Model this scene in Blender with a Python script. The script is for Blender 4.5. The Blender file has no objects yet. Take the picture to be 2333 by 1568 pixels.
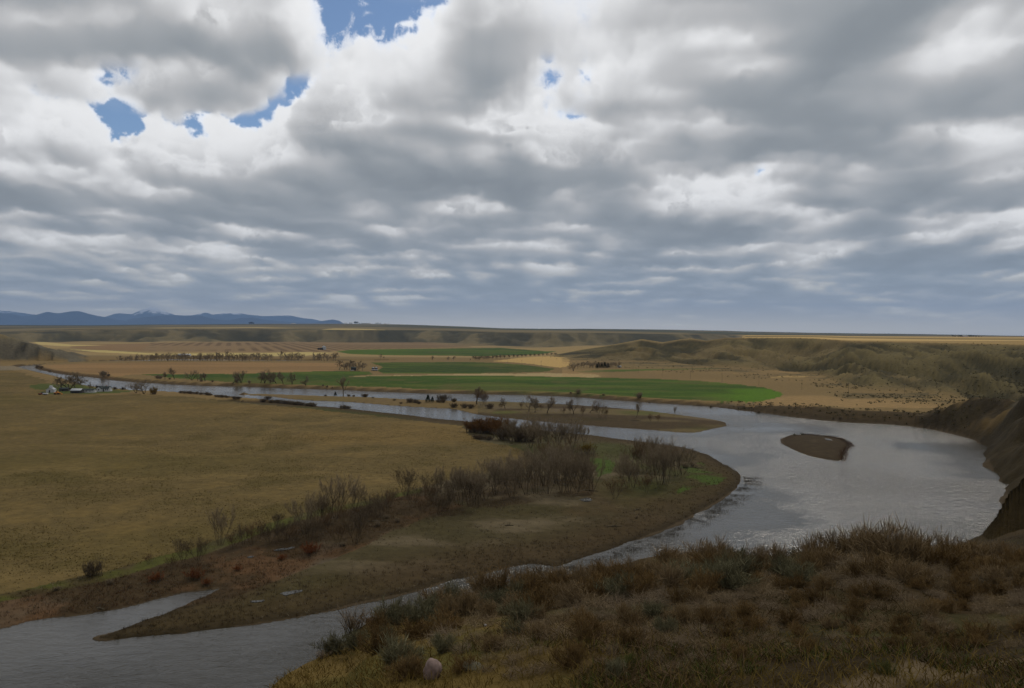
import bpy, bmesh, math, random
import numpy as np
from mathutils import Vector, Matrix, Euler

# ------------------------------------------------------------------ camera
C = bpy.context.scene.collection
H = 48.0                      # eye height above the river, metres
FPX = 1831.0                  # focal length in pixels of a 2333 px wide picture
PITCH = -math.atan((784 - 760) / FPX)
ROLL = math.radians(-0.295)
cam_d = bpy.data.cameras.new("camera")
cam_d.sensor_width = 36.0
cam_d.lens = 36.0 * FPX / 2333.0
cam_d.clip_start = 0.1
cam_d.clip_end = 400000.0
cam = bpy.data.objects.new("camera", cam_d)
C.objects.link(cam)
RC = (Matrix.Rotation(math.pi / 2 + PITCH, 3, 'X') @ Matrix.Rotation(-ROLL, 3, 'Z'))
cam.matrix_world = Matrix.Translation((0, 0, H)) @ RC.to_4x4()
bpy.context.scene.camera = cam
RCN = np.array(RC)


def ray(px, py):
    """World direction of a photo pixel (2333 x 1568 grid), y component normalised to 1."""
    v = RCN @ np.array([(px - 1166.5) / FPX, -(py - 784.0) / FPX, -1.0])
    return v / v[1]


def ground(px, py, z=2.0):
    """Point of the valley at height z seen at that photo pixel."""
    v = ray(px, py)
    t = (z - H) / v[2]
    return np.array([v[0] * t, t, z])


def azel(px, py):
    v = ray(px, py)
    return math.atan2(v[0], v[1]), math.atan2(v[2], math.hypot(v[0], v[1]))


# ------------------------------------------------------------------ light
SUN_EL, SUN_AZ = math.radians(42), math.radians(26)      # azimuth clockwise from +Y
scn = bpy.context.scene
scn.view_settings.view_transform = 'Standard'
scn.view_settings.look = 'None'
scn.view_settings.exposure = 0.0
scn.view_settings.gamma = 1.0
sun_d = bpy.data.lights.new("sun", 'SUN')
sun_d.energy = 1.2
sun_d.angle = math.radians(10)
sun_d.color = (1.0, 0.93, 0.82)
sun = bpy.data.objects.new("sun", sun_d)
C.objects.link(sun)
sun.location = (0, 0, 300)
sdir = Vector((math.sin(SUN_AZ) * math.cos(SUN_EL), math.cos(SUN_AZ) * math.cos(SUN_EL), math.sin(SUN_EL)))
sun.rotation_euler = sdir.to_track_quat('Z', 'Y').to_euler()


# node expression helper -------------------------------------------------
class E:
    """A shader socket that can be combined with + - * / and helper methods."""
    def __init__(s, nt, sock): s.nt, s.s = nt, sock
    def _m(s, op, *a, clamp=False):
        n = s.nt.nodes.new('ShaderNodeMath'); n.operation = op; n.use_clamp = clamp
        for i, v in enumerate((s,) + a):
            if isinstance(v, E): s.nt.links.new(v.s, n.inputs[i])
            else: n.inputs[i].default_value = v
        return E(s.nt, n.outputs[0])
    def __add__(s, o): return s._m('ADD', o)
    __radd__ = __add__
    def __sub__(s, o): return s._m('SUBTRACT', o)
    def __rsub__(s, o): return (s * -1.0) + o
    def __mul__(s, o): return s._m('MULTIPLY', o)
    __rmul__ = __mul__
    def __truediv__(s, o): return s._m('DIVIDE', o)
    def __pow__(s, o): return s._m('POWER', o)
    def max(s, o): return s._m('MAXIMUM', o)
    def min(s, o): return s._m('MINIMUM', o)
    def clamp(s): return s._m('ADD', 0.0, clamp=True)
    def abs(s): return s._m('ABSOLUTE')
    def ss(s, a, b, lo=0.0, hi=1.0):
        n = s.nt.nodes.new('ShaderNodeMapRange'); n.interpolation_type = 'SMOOTHSTEP'
        s.nt.links.new(s.s, n.inputs[0])
        for i, v in zip((1, 2, 3, 4), (a, b, lo, hi)): n.inputs[i].default_value = v
        return E(s.nt, n.outputs[0])
    def lin(s, a, b, lo=0.0, hi=1.0):
        n = s.nt.nodes.new('ShaderNodeMapRange'); s.nt.links.new(s.s, n.inputs[0])
        for i, v in zip((1, 2, 3, 4), (a, b, lo, hi)): n.inputs[i].default_value = v
        return E(s.nt, n.outputs[0])


def val(nt, v, name='Value'):
    n = nt.nodes.new('ShaderNodeValue'); n.outputs[0].default_value = v
    return E(nt, n.outputs[0])


def vec(nt, x, y, z=0.0):
    n = nt.nodes.new('ShaderNodeCombineXYZ')
    for i, v in enumerate((x, y, z)):
        if isinstance(v, E): nt.links.new(v.s, n.inputs[i])
        else: n.inputs[i].default_value = v
    return E(nt, n.outputs[0])


def vop(nt, op, a, b=None, c=None, scale=None, out=0):
    n = nt.nodes.new('ShaderNodeVectorMath'); n.operation = op
    for i, v in enumerate((a, b, c)):
        if v is None: continue
        if isinstance(v, E): nt.links.new(v.s, n.inputs[i])
        else: n.inputs[i].default_value = v
    if scale is not None: n.inputs['Scale'].default_value = scale
    return E(nt, n.outputs[out])


def noise(nt, v, scale, detail=5.0, rough=0.5, lac=2.0, dist=0.0, out='Fac', dim='3D'):
    n = nt.nodes.new('ShaderNodeTexNoise'); n.noise_dimensions = dim
    if v is not None: nt.links.new(v.s, n.inputs['Vector'])
    n.inputs['Scale'].default_value = scale; n.inputs['Detail'].default_value = detail
    n.inputs['Roughness'].default_value = rough; n.inputs['Lacunarity'].default_value = lac
    n.inputs['Distortion'].default_value = dist
    return E(nt, n.outputs[out])


def mix(nt, f, a, b, mode='MIX'):
    n = nt.nodes.new('ShaderNodeMix'); n.data_type = 'RGBA'; n.blend_type = mode; n.clamp_factor = True
    for k, v in ((0, f), (6, a), (7, b)):
        if isinstance(v, E): nt.links.new(v.s, n.inputs[k])
        elif k == 0: n.inputs[0].default_value = v
        else: n.inputs[k].default_value = (v[0], v[1], v[2], 1.0)
    return E(nt, n.outputs[2])


def lin8(r, g, b):
    """8-bit display colour to linear."""
    f = lambda c: c / 12.92 if c <= 0.04045 else ((c + 0.055) / 1.055) ** 2.4
    return (f(r / 255), f(g / 255), f(b / 255))


# ------------------------------------------------------------------ cloud deck
# The cloud deck is computed as a real layer of cumulus (base 1.6 km up, curved with the
# earth): rays are marched through a fractal density and lit by the sun through the cloud.
def _tile2(n, cells, rng):
    """periodic smooth noise tile in 0..1"""
    g = rng.random((cells, cells)).astype(np.float32)
    t = np.arange(n, dtype=np.float32) * cells / n
    i = t.astype(int); f = t - i; f = f * f * (3 - 2 * f)
    j = (i + 1) % cells
    a = g[i][:, i] * (1 - f)[None, :] + g[i][:, j] * f[None, :]
    b = g[j][:, i] * (1 - f)[None, :] + g[j][:, j] * f[None, :]
    return a * (1 - f)[:, None] + b * f[:, None]


class Tile:
    def __init__(s, rng, n=512, cells=64):
        s.n = n; s.cells = cells
        s.t = _tile2(n, cells, rng).ravel()
    def __call__(s, x, y):
        """x, y in lattice cells"""
        k = s.n / s.cells
        x = x * k; y = y * k
        xi = np.floor(x).astype(np.int32); yi = np.floor(y).astype(np.int32)
        fx = (x - xi).astype(np.float32); fy = (y - yi).astype(np.float32)
        m = s.n - 1
        x0 = xi & m; y0 = (yi & m) * s.n; x1 = (xi + 1) & m; y1 = ((yi + 1) & m) * s.n
        t = s.t
        return (t[y0 + x0] * (1 - fx) + t[y0 + x1] * fx) * (1 - fy) + (t[y1 + x0] * (1 - fx) + t[y1 + x1] * fx) * fy


class Tile3:
    """periodic 3-D lattice noise, looked up with smooth weights"""
    def __init__(s, rng, n=64):
        s.n = n; s.t = rng.random(n * n * n).astype(np.float32)
    def __call__(s, x, y, z):
        n = s.n; m = n - 1
        xi = np.floor(x).astype(np.int32); yi = np.floor(y).astype(np.int32); zi = np.floor(z).astype(np.int32)
        fx = (x - xi).astype(np.float32); fy = (y - yi).astype(np.float32); fz = (z - zi).astype(np.float32)
        fx = fx * fx * (3 - 2 * fx); fy = fy * fy * (3 - 2 * fy); fz = fz * fz * (3 - 2 * fz)
        x0 = xi & m; x1 = (xi + 1) & m; y0 = (yi & m) * n; y1 = ((yi + 1) & m) * n; z0 = (zi & m) * n * n; z1 = ((zi + 1) & m) * n * n
        t = s.t
        a = (t[z0 + y0 + x0] * (1 - fx) + t[z0 + y0 + x1] * fx) * (1 - fy) + (t[z0 + y1 + x0] * (1 - fx) + t[z0 + y1 + x1] * fx) * fy
        b = (t[z1 + y0 + x0] * (1 - fx) + t[z1 + y0 + x1] * fx) * (1 - fy) + (t[z1 + y1 + x0] * (1 - fx) + t[z1 + y1 + x1] * fx) * fy
        return a * (1 - fz) + b * fz


def ssn(a, b, x):
    t = np.clip((x - a) / (b - a), 0, 1)
    return t * t * (3 - 2 * t)


# layout of the cloud field: (photo pixel of the spot on the cloud base, half widths, added cover)
COVER = [
    (300, 30, 440, 120, .55), (560, 150, 170, 60, .25), (90, 215, 150, 50, .25), (380, 215, 200, 40, .2),
    (1170, 120, 170, 60, .42), (1500, 60, 220, 80, .25), (1000, 160, 90, 50, .2),
    (1960, 120, 300, 90, .85), (1780, 260, 320, 70, .6), (1400, 150, 110, 50, .25), (1560, 260, 120, 34, .22), (1640, 110, 90, 30, -.35), (1450, 240, 90, 24, -.3), (2190, 90, 70, 34, -.35), (2260, 320, 90, 26, -.3), (1800, 400, 200, 18, -.3), (1000, 445, 160, 16, -.3), (2200, 250, 160, 60, .32),
    (900, 370, 260, 40, .36), (1120, 425, 200, 36, .36),
    (90, 440, 200, 44, .32), (420, 480, 200, 36, .22), (640, 520, 180, 30, .2), (1990, 480, 180, 36, .32), (1640, 510, 220, 34, .24), (2100, 590, 200, 22, .2), (1250, 560, 200, 24, .15),
    (720, 90, 70, 110, -.45), (890, 40, 110, 42, -.9), (1010, 190, 120, 40, .3), (620, 60, 90, 70, .2), (1110, 50, 60, 50, -.5), (710, 235, 75, 40, -1.35), (850, 285, 100, 20, -.3),
    (255, 290, 60, 28, -1.25), (520, 330, 120, 44, -1.6), (370, 342, 100, 18, -.75), (1250, 190, 60, 50, .2),
    (1150, 310, 80, 22, -.85), (1335, 320, 100, 28, -1.1), (1580, 425, 120, 34, -1.05), (1770, 110, 100, 26, -.5), (1750, 425, 180, 20, -.3),
    (2300, 160, 60, 50, -.1), (1000, 300, 140, 20, -.3),
]


def cloud_colours(az, el, seed=11):
    """display-linear radiance of the sky in the directions az, el (radians, 1-D arrays)"""
    rng = np.random.default_rng(seed)
    T = [Tile(rng) for _ in range(7)]
    TB = Tile(rng); T3 = Tile3(rng)
    n = az.size
    out = np.zeros((n, 4), np.float32)
    HB, DZ, RE = 1.6, .85, 6371.0; BASEC = .02
    WL = [4.2, 1.9, .92, .45, .22, .11, .055]
    AM = [.24, .42, .50, .32, .14, .05, .02]
    cov = np.array([(lambda a: (a[0], max(a[1], .004), rx / FPX, ry / FPX, am))(azel(cx, cy)) for cx, cy, rx, ry, am in COVER])
    sx, sy = math.sin(SUN_AZ), math.cos(SUN_AZ)

    def field(X, Y, fp, octs, base):
        w1 = TB(X / 2.6 + 7.1, Y / 2.6) - .5; w2 = TB(X / 2.6, Y / 2.6 + 31.7) - .5
        Xw = X + w1 * .7; Yw = Y + w2 * .7
        f = base.copy()
        for o in range(octs):
            fade = 1 - ssn(.35, 1.1, fp / WL[o])
            v = T[o](Xw / WL[o] + 13.7 * o, Yw / WL[o] + 5.3 * o)
            if o in (2, 3, 4, 5, 6): v = 1 - np.abs(2 * v - 1) * 1.1        # billows
            f += AM[o] * (v - .5) * fade * 1.6
        return np.where(f > .5, .5 + .42 * (1 - np.exp(-(np.maximum(f, .5) - .5) / .42)), f)

    def cover(X, Y, D):
        a = np.arctan2(X, Y); e = np.arctan2(HB - D * D / (2 * RE), D)
        c = np.zeros_like(X) + BASEC + .15 * ssn(8, 15, D) + .25 * ssn(22, 45, D)
        front = np.abs(a) < 1.0
        for (ca, ce, rx, ry, am) in cov:
            c += (.72 if am > 0 else 1.0) * am * np.exp(-((a - ca) / rx) ** 2 - ((e - ce) / ry) ** 2) * front
        return c

    CH = 20000
    jits = rng.random(n).astype(np.float32)

    def chunk(c0):
        A = az[c0:c0 + CH].astype(np.float32); Ee = np.maximum(el[c0:c0 + CH], .006).astype(np.float32)
        te = np.tan(Ee)
        sol = lambda z: RE * (-te + np.sqrt(te * te + 2 * z / RE))
        d0, d1 = sol(HB - .1), sol(HB + DZ)
        N = 60
        trans = np.ones_like(A); col = np.zeros((A.size, 3), np.float32)
        sa, ca_ = np.sin(A), np.cos(A)
        dmid = (d0 + d1) * .5
        nodes = []
        for q in range(7):
            Dq = d0 + (d1 - d0) * q / 6
            nodes.append(cover(sa * Dq, ca_ * Dq, Dq))
        nodes = np.stack(nodes); ar = np.arange(A.size)
        jit = jits[c0:c0 + CH]
        fp = np.maximum(d0 * .0011, np.sqrt(d0 * .0011 * (d1 - d0) / N) * .5)
        gd = 1 / (1 + np.maximum(d0 - 5, 0) / 26); fpg = np.maximum(d0 * .0011 * gd, fp * gd ** 1.5)
        dist_acc = np.zeros_like(A); wacc = np.zeros_like(A) + 1e-6
        for s in range(N):
            D = d0 + (d1 - d0) * (s + jit) / N
            z = D * te + D * D / (2 * RE)
            u = (z - HB) / DZ
            X, Y = sa * D, ca_ * D
            tq = (s + jit) / N * 6; iq = np.minimum(tq.astype(int), 5); fq = (tq - iq).astype(np.float32)
            base = nodes[iq, ar] * (1 - fq) + nodes[iq + 1, ar] * fq
            gs = 1 / (1 + np.maximum(D - 5, 0) / 26); Xg = X * gs; Yg = Y * gs
            F = field(Xg, Yg, fpg, 5, base)
            # 3-D erosion: shift the small octaves with height
            er = T[4](Xg / .30 + z * 3.3, Yg / .30 + z * 1.1) + T[6](Xg / .27 - z * 1.7, Yg / .27 - z * 3.1) + .7 * T[5](Xg / .12 + z * 8.0, Yg / .12 - z * 4.0) + .7 * T[3](Xg / .13 - z * 5.0, Yg / .13 + z * 7.0) - 1.7
            q3 = [(.62, .50), (.30, .42), (.14, .32), (.065, .17), (.03, .07)]
            er = 0
            for wl3, am3 in q3:
                fd = 1 - ssn(.3, .9, fpg / wl3)
                if fd.max() < .02: continue
                v3 = T3(Xg / wl3 + 7.7 * wl3, Yg / wl3, z * 1.0 / wl3)
                if wl3 < .5: v3 = 1 - np.abs(2 * v3 - 1) * 1.05
                er = er + am3 * (v3 - .5) * fd
            F3 = F + .85 * er
            rho = ssn(.0, .09, F3 - .95 * np.clip(u, 0, 1) ** 1.35) * ssn(-.08, .05, u + .10 * (F - .5) + .22 * er)
            step = (d1 - d0) / N / np.cos(Ee)
            tau = rho * 15.0 * step
            a = 1 - np.exp(-tau)
            # light: cloud between this point and the sun
            Fs = field(Xg + sx * .22, Yg + sy * .22, fpg, 4, base)
            top = np.clip(Fs / .95, 0, 1.3) ** .74
            Fl = np.clip(F3 / .95, 0, 1.3) ** .74
            dep = np.maximum(.5 * top + .5 * Fl - u, 0) * DZ
            L = .34 * np.exp(-dep * 7.0) + .50 * np.exp(-dep * 2.0) + .125 + .05 * np.clip(u, 0, 1)
            L = L * np.clip(1 + .55 * er, .6, 1.5)
            w = trans * a
            col += (w * L)[:, None] * np.float32([1.0, 1.0, 1.0])
            dist_acc += w * D; wacc += w
            trans = trans * (1 - a)
        D = dist_acc / wacc
        # tints: shaded cloud slightly blue with distance, bright parts slightly warm
        g = col[:, 0] / np.maximum(1 - trans, 1e-3)
        g = np.minimum(g, 1.0); tint = np.stack([1.0 - .10 * ssn(.5, .15, g) - .11 * ssn(7, 26, D) * ssn(.6, .25, g), np.ones_like(g), 1.0 + .07 * ssn(.5, .15, g) + .12 * ssn(7, 26, D) * ssn(.55, .25, g) - .10 * ssn(10, 40, D) * ssn(.3, .6, g)], 1)
        far = ssn(7, 22, D); gain = 1 - .12 * far * ssn(.25, .75, g)
        col *= tint * gain[:, None]
        Dh = 7.5 / np.maximum(te, .03); xv, yv = sa * Dh, ca_ * Dh
        veil = T[0](xv / 6, yv / 6) * .5 + T[1](xv / 2.5 + .2 * yv, yv / 2.6) * .3 + T[2](xv / 1.1 + .3 * yv, yv / 1.2) * .25
        vf = trans * (.03 + ssn(.5, 1.0, veil) * .45)            # a thin high veil in front of the blue
        c = col + vf[:, None] * np.float32((.74, .78, .82))
        clear = trans - vf
        c = c * 1.08; c = np.where(c > .62, .62 + .36 * (1 - np.exp(-(np.maximum(c, .62) - .62) / .36)), c)      # thick sunlit cloud does not outshine itself
        # air between here and the cloud
        hz = (1 - np.exp(-(D / 58.0) ** 2.0))[:, None] * np.where(wacc > 1e-3, 1, 0)[:, None]
        c = c * (1 - hz) + hz * np.float32(lin8(232, 222, 200))
        out[c0:c0 + CH, :3] = c; out[c0:c0 + CH, 3] = clear * (1 - hz[:, 0])
    from concurrent.futures import ThreadPoolExecutor
    with ThreadPoolExecutor(4) as ex:
        list(ex.map(chunk, range(0, n, CH)))
    return out


def cloud_image(name, az0, az1, el0, el1, w, h):
    """directions on a regular azimuth / elevation grid, as an in-memory float image"""
    a, e = np.meshgrid(az0 + (np.arange(w) + .5) / w * (az1 - az0), el0 + (np.arange(h) + .5) / h * (el1 - el0))
    c = cloud_colours(a.ravel(), e.ravel()).reshape(h, w, 4)
    im = bpy.data.images.new(name, w, h, alpha=True, float_buffer=True)
    im.colorspace_settings.name = 'Non-Color'; im.alpha_mode = 'CHANNEL_PACKED'
    im.pixels.foreach_set(np.ascontiguousarray(c, dtype=np.float32).ravel())
    im.update()
    return im


def build_world():
    w = bpy.data.worlds.new("World"); scn.world = w; w.use_nodes = True
    nt = w.node_tree; nt.nodes.clear()
    tc = nt.nodes.new('ShaderNodeTexCoord'); d = E(nt, tc.outputs['Generated'])
    sx = nt.nodes.new('ShaderNodeSeparateXYZ'); nt.links.new(d.s, sx.inputs[0])
    x, y, z = (E(nt, o) for o in sx.outputs)
    az = x._m('ARCTAN2', y); el = z._m('ARCTAN2', (x * x + y * y)._m('SQRT'))
    FA, FE = math.radians(41), math.radians(29)
    near = cloud_image("cloud deck ahead", -FA, FA, 0, FE, 1500, 530)
    full = cloud_image("cloud deck all round", -math.pi, math.pi, 0, math.pi / 2, 512, 128)
    def look(im, u, v):
        n = nt.nodes.new('ShaderNodeTexImage'); n.image = im; n.extension = 'EXTEND'; n.interpolation = 'Cubic'
        nt.links.new(vec(nt, u, v).s, n.inputs[0]); return E(nt, n.outputs[0]), E(nt, n.outputs[1])
    c1, a1 = look(near, az.lin(-FA, FA), el.lin(0, FE))
    c2, a2 = look(full, az.lin(-math.pi, math.pi), el.lin(0, math.pi / 2))
    m = az.abs().ss(FA * .90, FA * .985).max(el.ss(FE * .93, FE * .99))
    c = mix(nt, m, c1, c2); a = a1 + (a2 - a1) * m
    sky = nt.nodes.new('ShaderNodeTexSky'); sky.sky_type = 'NISHITA'; sky.sun_disc = False
    sky.dust_density = .15; sky.ozone_density = 3.5; sky.altitude = 1000; sky.sun_elevation = SUN_EL; sky.sun_rotation = SUN_AZ
    blue = vop(nt, 'SCALE', E(nt, sky.outputs[0]), scale=.085)
    n = nt.nodes.new('ShaderNodeVectorMath'); n.operation = 'SCALE'
    nt.links.new(blue.s, n.inputs[0]); nt.links.new(a.s, n.inputs['Scale'])
    c = vop(nt, 'ADD', c, E(nt, n.outputs[0]))
    c = mix(nt, el.ss(-.02, .004), (.09, .08, .06), c)       # below the horizon: land
    bg = nt.nodes.new('ShaderNodeBackground'); bg.inputs['Strength'].default_value = 1.0
    nt.links.new(c.s, bg.inputs[0])
    out = nt.nodes.new('ShaderNodeOutputWorld'); nt.links.new(bg.outputs[0], out.inputs[0])
    w.cycles.sampling_method = 'MANUAL'; w.cycles.sample_map_resolution = 512


build_world()
# ------------------------------------------------------------------ helpers for things
def tag(o, label=None, cat=None, group=None, kind=None):
    if label: o["label"] = label
    if cat: o["category"] = cat
    if group: o["group"] = group
    if kind: o["kind"] = kind
    return o


def mesh_obj(name, verts, faces, mat, parent=None, smooth=False, link=True):
    """verts (n,3) array; faces: list of int arrays each (m,k)"""
    me = bpy.data.meshes.new(name)
    v = np.asarray(verts, np.float32)
    if not isinstance(faces, (list, tuple)): faces = [faces]
    faces = [np.asarray(f, np.int32) for f in faces if len(f)]
    me.vertices.add(len(v)); me.vertices.foreach_set("co", v.ravel())
    nl = sum(f.size for f in faces); npoly = sum(len(f) for f in faces)
    me.loops.add(nl); me.polygons.add(npoly)
    me.loops.foreach_set("vertex_index", np.concatenate([f.ravel() for f in faces]))
    tot = np.concatenate([np.full(len(f), f.shape[1], np.int32) for f in faces])
    st = np.concatenate([[0], np.cumsum(tot)[:-1]]).astype(np.int32)
    me.polygons.foreach_set("loop_start", st); me.polygons.foreach_set("loop_total", tot)
    if smooth: me.polygons.foreach_set("use_smooth", np.ones(npoly, bool))
    me.update(calc_edges=True); me.validate()
    if mat: me.materials.append(mat)
    o = bpy.data.objects.new(name, me)
    if link: C.objects.link(o)
    if parent: o.parent = parent
    return o


def new_mat(name):
    m = bpy.data.materials.new(name); m.use_nodes = True
    nt = m.node_tree
    b = nt.nodes["Principled BSDF"]
    b.inputs['Specular IOR Level'].default_value = 0.15
    b.inputs['Roughness'].default_value = 0.9
    return m, nt, b


def plain(name, col, var=.35, scale=3.0, rough=.85, spec=.15):
    """a slightly mottled material"""
    m, nt, b = new_mat(name)
    co = E(nt, nt.nodes.new('ShaderNodeTexCoord').outputs['Object'])
    f = noise(nt, co, scale, 4, .6)
    lo = tuple(c * (1 - var) for c in col); hi = tuple(min(1, c * (1 + var)) for c in col)
    nt.links.new(mix(nt, f.ss(.3, .7), lo, hi).s, b.inputs['Base Color'])
    b.inputs['Roughness'].default_value = rough; b.inputs['Specular IOR Level'].default_value = spec
    return m


RNG = np.random.default_rng(5)
_TT = [Tile(RNG) for _ in range(6)]


def fbm(x, y, wl, octs=4, gain=.5, billow=False):
    """fractal noise, about -1..1"""
    s = np.zeros(np.broadcast(x, y).shape, np.float32); a = 1.0; tot = 0
    for o in range(octs):
        v = _TT[o % 6](x / wl + 17.3 * o, y / wl + 9.1 * o) * 2 - 1
        if billow: v = 1 - 2 * np.abs(v)
        s += a * v; tot += a; a *= gain; wl = wl * .5
    return s / tot * 1.3


# ------------------------------------------------------------------ outlines, traced on the valley floor
OUTER = [(900, 821.5), (800, 822), (600, 820.5), (480, 819.3), (400, 819), (300, 821), (200, 824), (120, 829), (60, 833), (38, 836),
         (46, 839), (77, 847), (113, 856), (136, 861), (165, 870), (190, 879), (226, 886), (270, 889.7), (309, 893.5), (386, 896), (437, 900), (489, 905),
         (527, 907.7), (579, 913), (600, 914), (715, 924.6), (788, 930), (841, 936.7), (922, 944.7), (1002, 955.4), (1061, 959.5), (1137, 972),
         (1230, 980), (1308, 987), (1347, 991), (1398, 998.7), (1450, 1005), (1501, 1011.6), (1552, 1019), (1586, 1028), (1617, 1038.6),
         (1642, 1054), (1681, 1072), (1691, 1085), (1694, 1098), (1668, 1121), (1630, 1147), (1576, 1177.5), (1527, 1203), (1470, 1224),
         (1424, 1243), (1372, 1260), (1321, 1275), (1291, 1288), (1264, 1294), (1235, 1289), (1200, 1286), (1140, 1297), (1078, 1315),
         (1021, 1324), (967, 1343.6), (876, 1365), (840, 1371), (809, 1377), (766, 1390), (702, 1403), (617, 1418), (511, 1432.7), (404, 1445.5),
         (298, 1457), (230, 1460), (217, 1454), (255, 1443), (298, 1424), (341, 1407), (383, 1390), (426, 1373), (480, 1352), (511, 1339),
         (451, 1347.6), (409, 1352), (353, 1367), (298, 1381.6), (238, 1394), (170, 1403), (85, 1413.5), (0, 1435), (-300, 1500), (-700, 1640),
         (-900, 2300), (300, 2100), (700, 1850), (900, 1640), (1100, 1520), (1400, 1425), (1700, 1385), (2000, 1330), (2180, 1262), (2278, 1225),
         (2307, 1210), (2318, 1196), (2302, 1178), (2307, 1157), (2293, 1137), (2300, 1125), (2287, 1110), (2280, 1095), (2262, 1070), (2236, 1045),
         (2242, 1028), (2242, 1021), (2225, 1005), (2183, 992), (2133, 981), (2094, 974), (2016, 966.5), (1932, 962.7), (1848, 955.8), (1764, 944.6),
         (1740, 941), (1681, 935), (1646, 929.7), (1561, 921.8), (1476, 917), (1363, 909), (1307, 904), (1194, 900), (1117, 898.6), (1054, 897),
         (952, 895.7), (874, 893), (810, 890.5), (771, 888), (684, 885.4), (625, 883.6), (566, 881), (489, 880), (412, 877), (347, 873), (291, 870),
         (237, 864), (213, 860), (159, 855), (123, 850), (88, 842), (77, 837), (90, 833), (120, 830.5), (180, 827.5), (280, 825.5), (400, 823.6),
         (550, 824.3), (700, 825), (900, 824)]
ISLAND = [(558, 898.5), (604, 897.7), (694, 901), (771, 903.4), (844, 905), (926, 910), (1029, 913.7), (1070, 915), (1140, 915.5), (1165, 916), (1256, 919.8),
          (1335, 924.6), (1420, 931), (1505, 939.6), (1590, 951), (1635, 958), (1655, 963.6), (1656, 970), (1646, 973), (1618, 977.8), (1587, 987),
          (1547, 985.4), (1476, 979), (1392, 973.6), (1321, 968), (1239, 961), (1174, 955), (1137, 951), (1080, 943.8), (1044, 934.3), (1029, 931.7),
          (952, 928), (874, 922.7), (797, 916), (720, 913.7), (663, 910), (617, 903.4), (558, 900.5)]
SANDBAR = [(1840, 1001), (1857, 994.5), (1875, 991), (1930, 994), (1985, 996), (2030, 1001), (2075, 1008), (2100, 1017), (2107, 1024), (2092, 1031), (2082, 1038), (2080, 1047),
           (2070, 1051), (2030, 1048), (1990, 1042), (1930, 1030), (1880, 1020), (1848, 1012)]
SANDBAR = [(1681 + (x - 1840) / 267 * 162 + 96, y) for x, y in SANDBAR]
SANDBAR = [(1778, 1006), (1788, 997), (1800, 992), (1830, 990.5), (1880, 994.5), (1912, 999.5), (1932, 1009), (1937, 1016), (1925, 1026), (1921, 1036), (1920, 1050), (1905, 1051), (1870, 1045), (1820, 1031), (1792, 1018)]
MUDSPIT = [(538, 899), (552, 896.5), (575, 897.5), (560, 901)]


def world_poly(pp, z=0.0):
    return np.array([ground(x, y, z)[:2] for x, y in pp], np.float32)


def refine(P, n=3):
    """round a polygon a little (Chaikin)"""
    for _ in range(n):
        Q = np.roll(P, -1, 0)
        P = np.stack([P * .78 + Q * .22, P * .22 + Q * .78], 1).reshape(-1, 2)
    return P


def inside(x, y, P):
    r = np.zeros(x.shape, bool)
    bx = (x >= P[:, 0].min()) & (x <= P[:, 0].max()) & (y >= P[:, 1].min()) & (y <= P[:, 1].max())
    if not bx.any(): return r
    xs, ys = x[bx], y[bx]; c = np.zeros(xs.shape, bool)
    x0, y0 = P[:, 0], P[:, 1]; x1, y1 = np.roll(x0, -1), np.roll(y0, -1)
    for a, b, cc, d in zip(x0, y0, x1, y1):
        if b == d: continue
        h = ((b > ys) != (d > ys)) & (xs < (cc - a) * (ys - b) / (d - b) + a)
        c ^= h
    r[bx] = c
    return r


def seg_dist(x, y, P, closed=True):
    """distance to a polyline, chunked"""
    out = np.empty(x.size, np.float32); xf, yf = x.ravel(), y.ravel()
    A = P; B = np.roll(P, -1, 0)
    if not closed: A, B = A[:-1], B[:-1]
    D = B - A; L2 = np.maximum((D ** 2).sum(1), 1e-6)
    def run(c):
        xs = xf[c:c + 6000, None]; ys = yf[c:c + 6000, None]
        px = xs - A[None, :, 0]; py = ys - A[None, :, 1]
        t = np.clip((px * D[:, 0] + py * D[:, 1]) / L2, 0, 1)
        d = (px - t * D[:, 0]) ** 2 + (py - t * D[:, 1]) ** 2
        out[c:c + 6000] = np.sqrt(d.min(1))
    from concurrent.futures import ThreadPoolExecutor
    with ThreadPoolExecutor(4) as ex: list(ex.map(run, range(0, x.size, 6000)))
    return out.reshape(x.shape)


W_OUTER = refine(world_poly(OUTER), 1)
W_ISLAND = refine(world_poly(ISLAND), 1)
W_BAR = refine(world_poly(SANDBAR), 1)
W_SPIT = refine(world_poly(MUDSPIT), 1)


def shore(x, y, near=1e9):
    """signed distance to the water's edge: positive on land"""
    x = np.asarray(x, np.float32); y = np.asarray(y, np.float32)
    d = np.full(x.shape, 900.0, np.float32)
    m = (y > -150) & (y < 1650) & (np.abs(x) < 1000)
    if m.any():
        xs, ys = x[m], y[m]
        s = seg_dist(xs, ys, W_OUTER); w = inside(xs, ys, W_OUTER)
        s = np.where(w, -s, s)
        for P in (W_ISLAND, W_BAR, W_SPIT):
            si = seg_dist(xs, ys, P); si = np.where(inside(xs, ys, P), si, -si)
            s = np.where(w, np.maximum(s, si), s)
        d[m] = s
    return d


# ------------------------------------------------------------------ heights
def eye_y(x): return 754 + 12 * x / 2333.0


def zpix(x, y, Y):
    """height of a point at forward distance Y seen at photo pixel (x, y)"""
    return H + ray(x, y)[2] * Y


def fy(x, y, z=3.0): return ground(x, y, z)[1]


_cols = []
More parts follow.
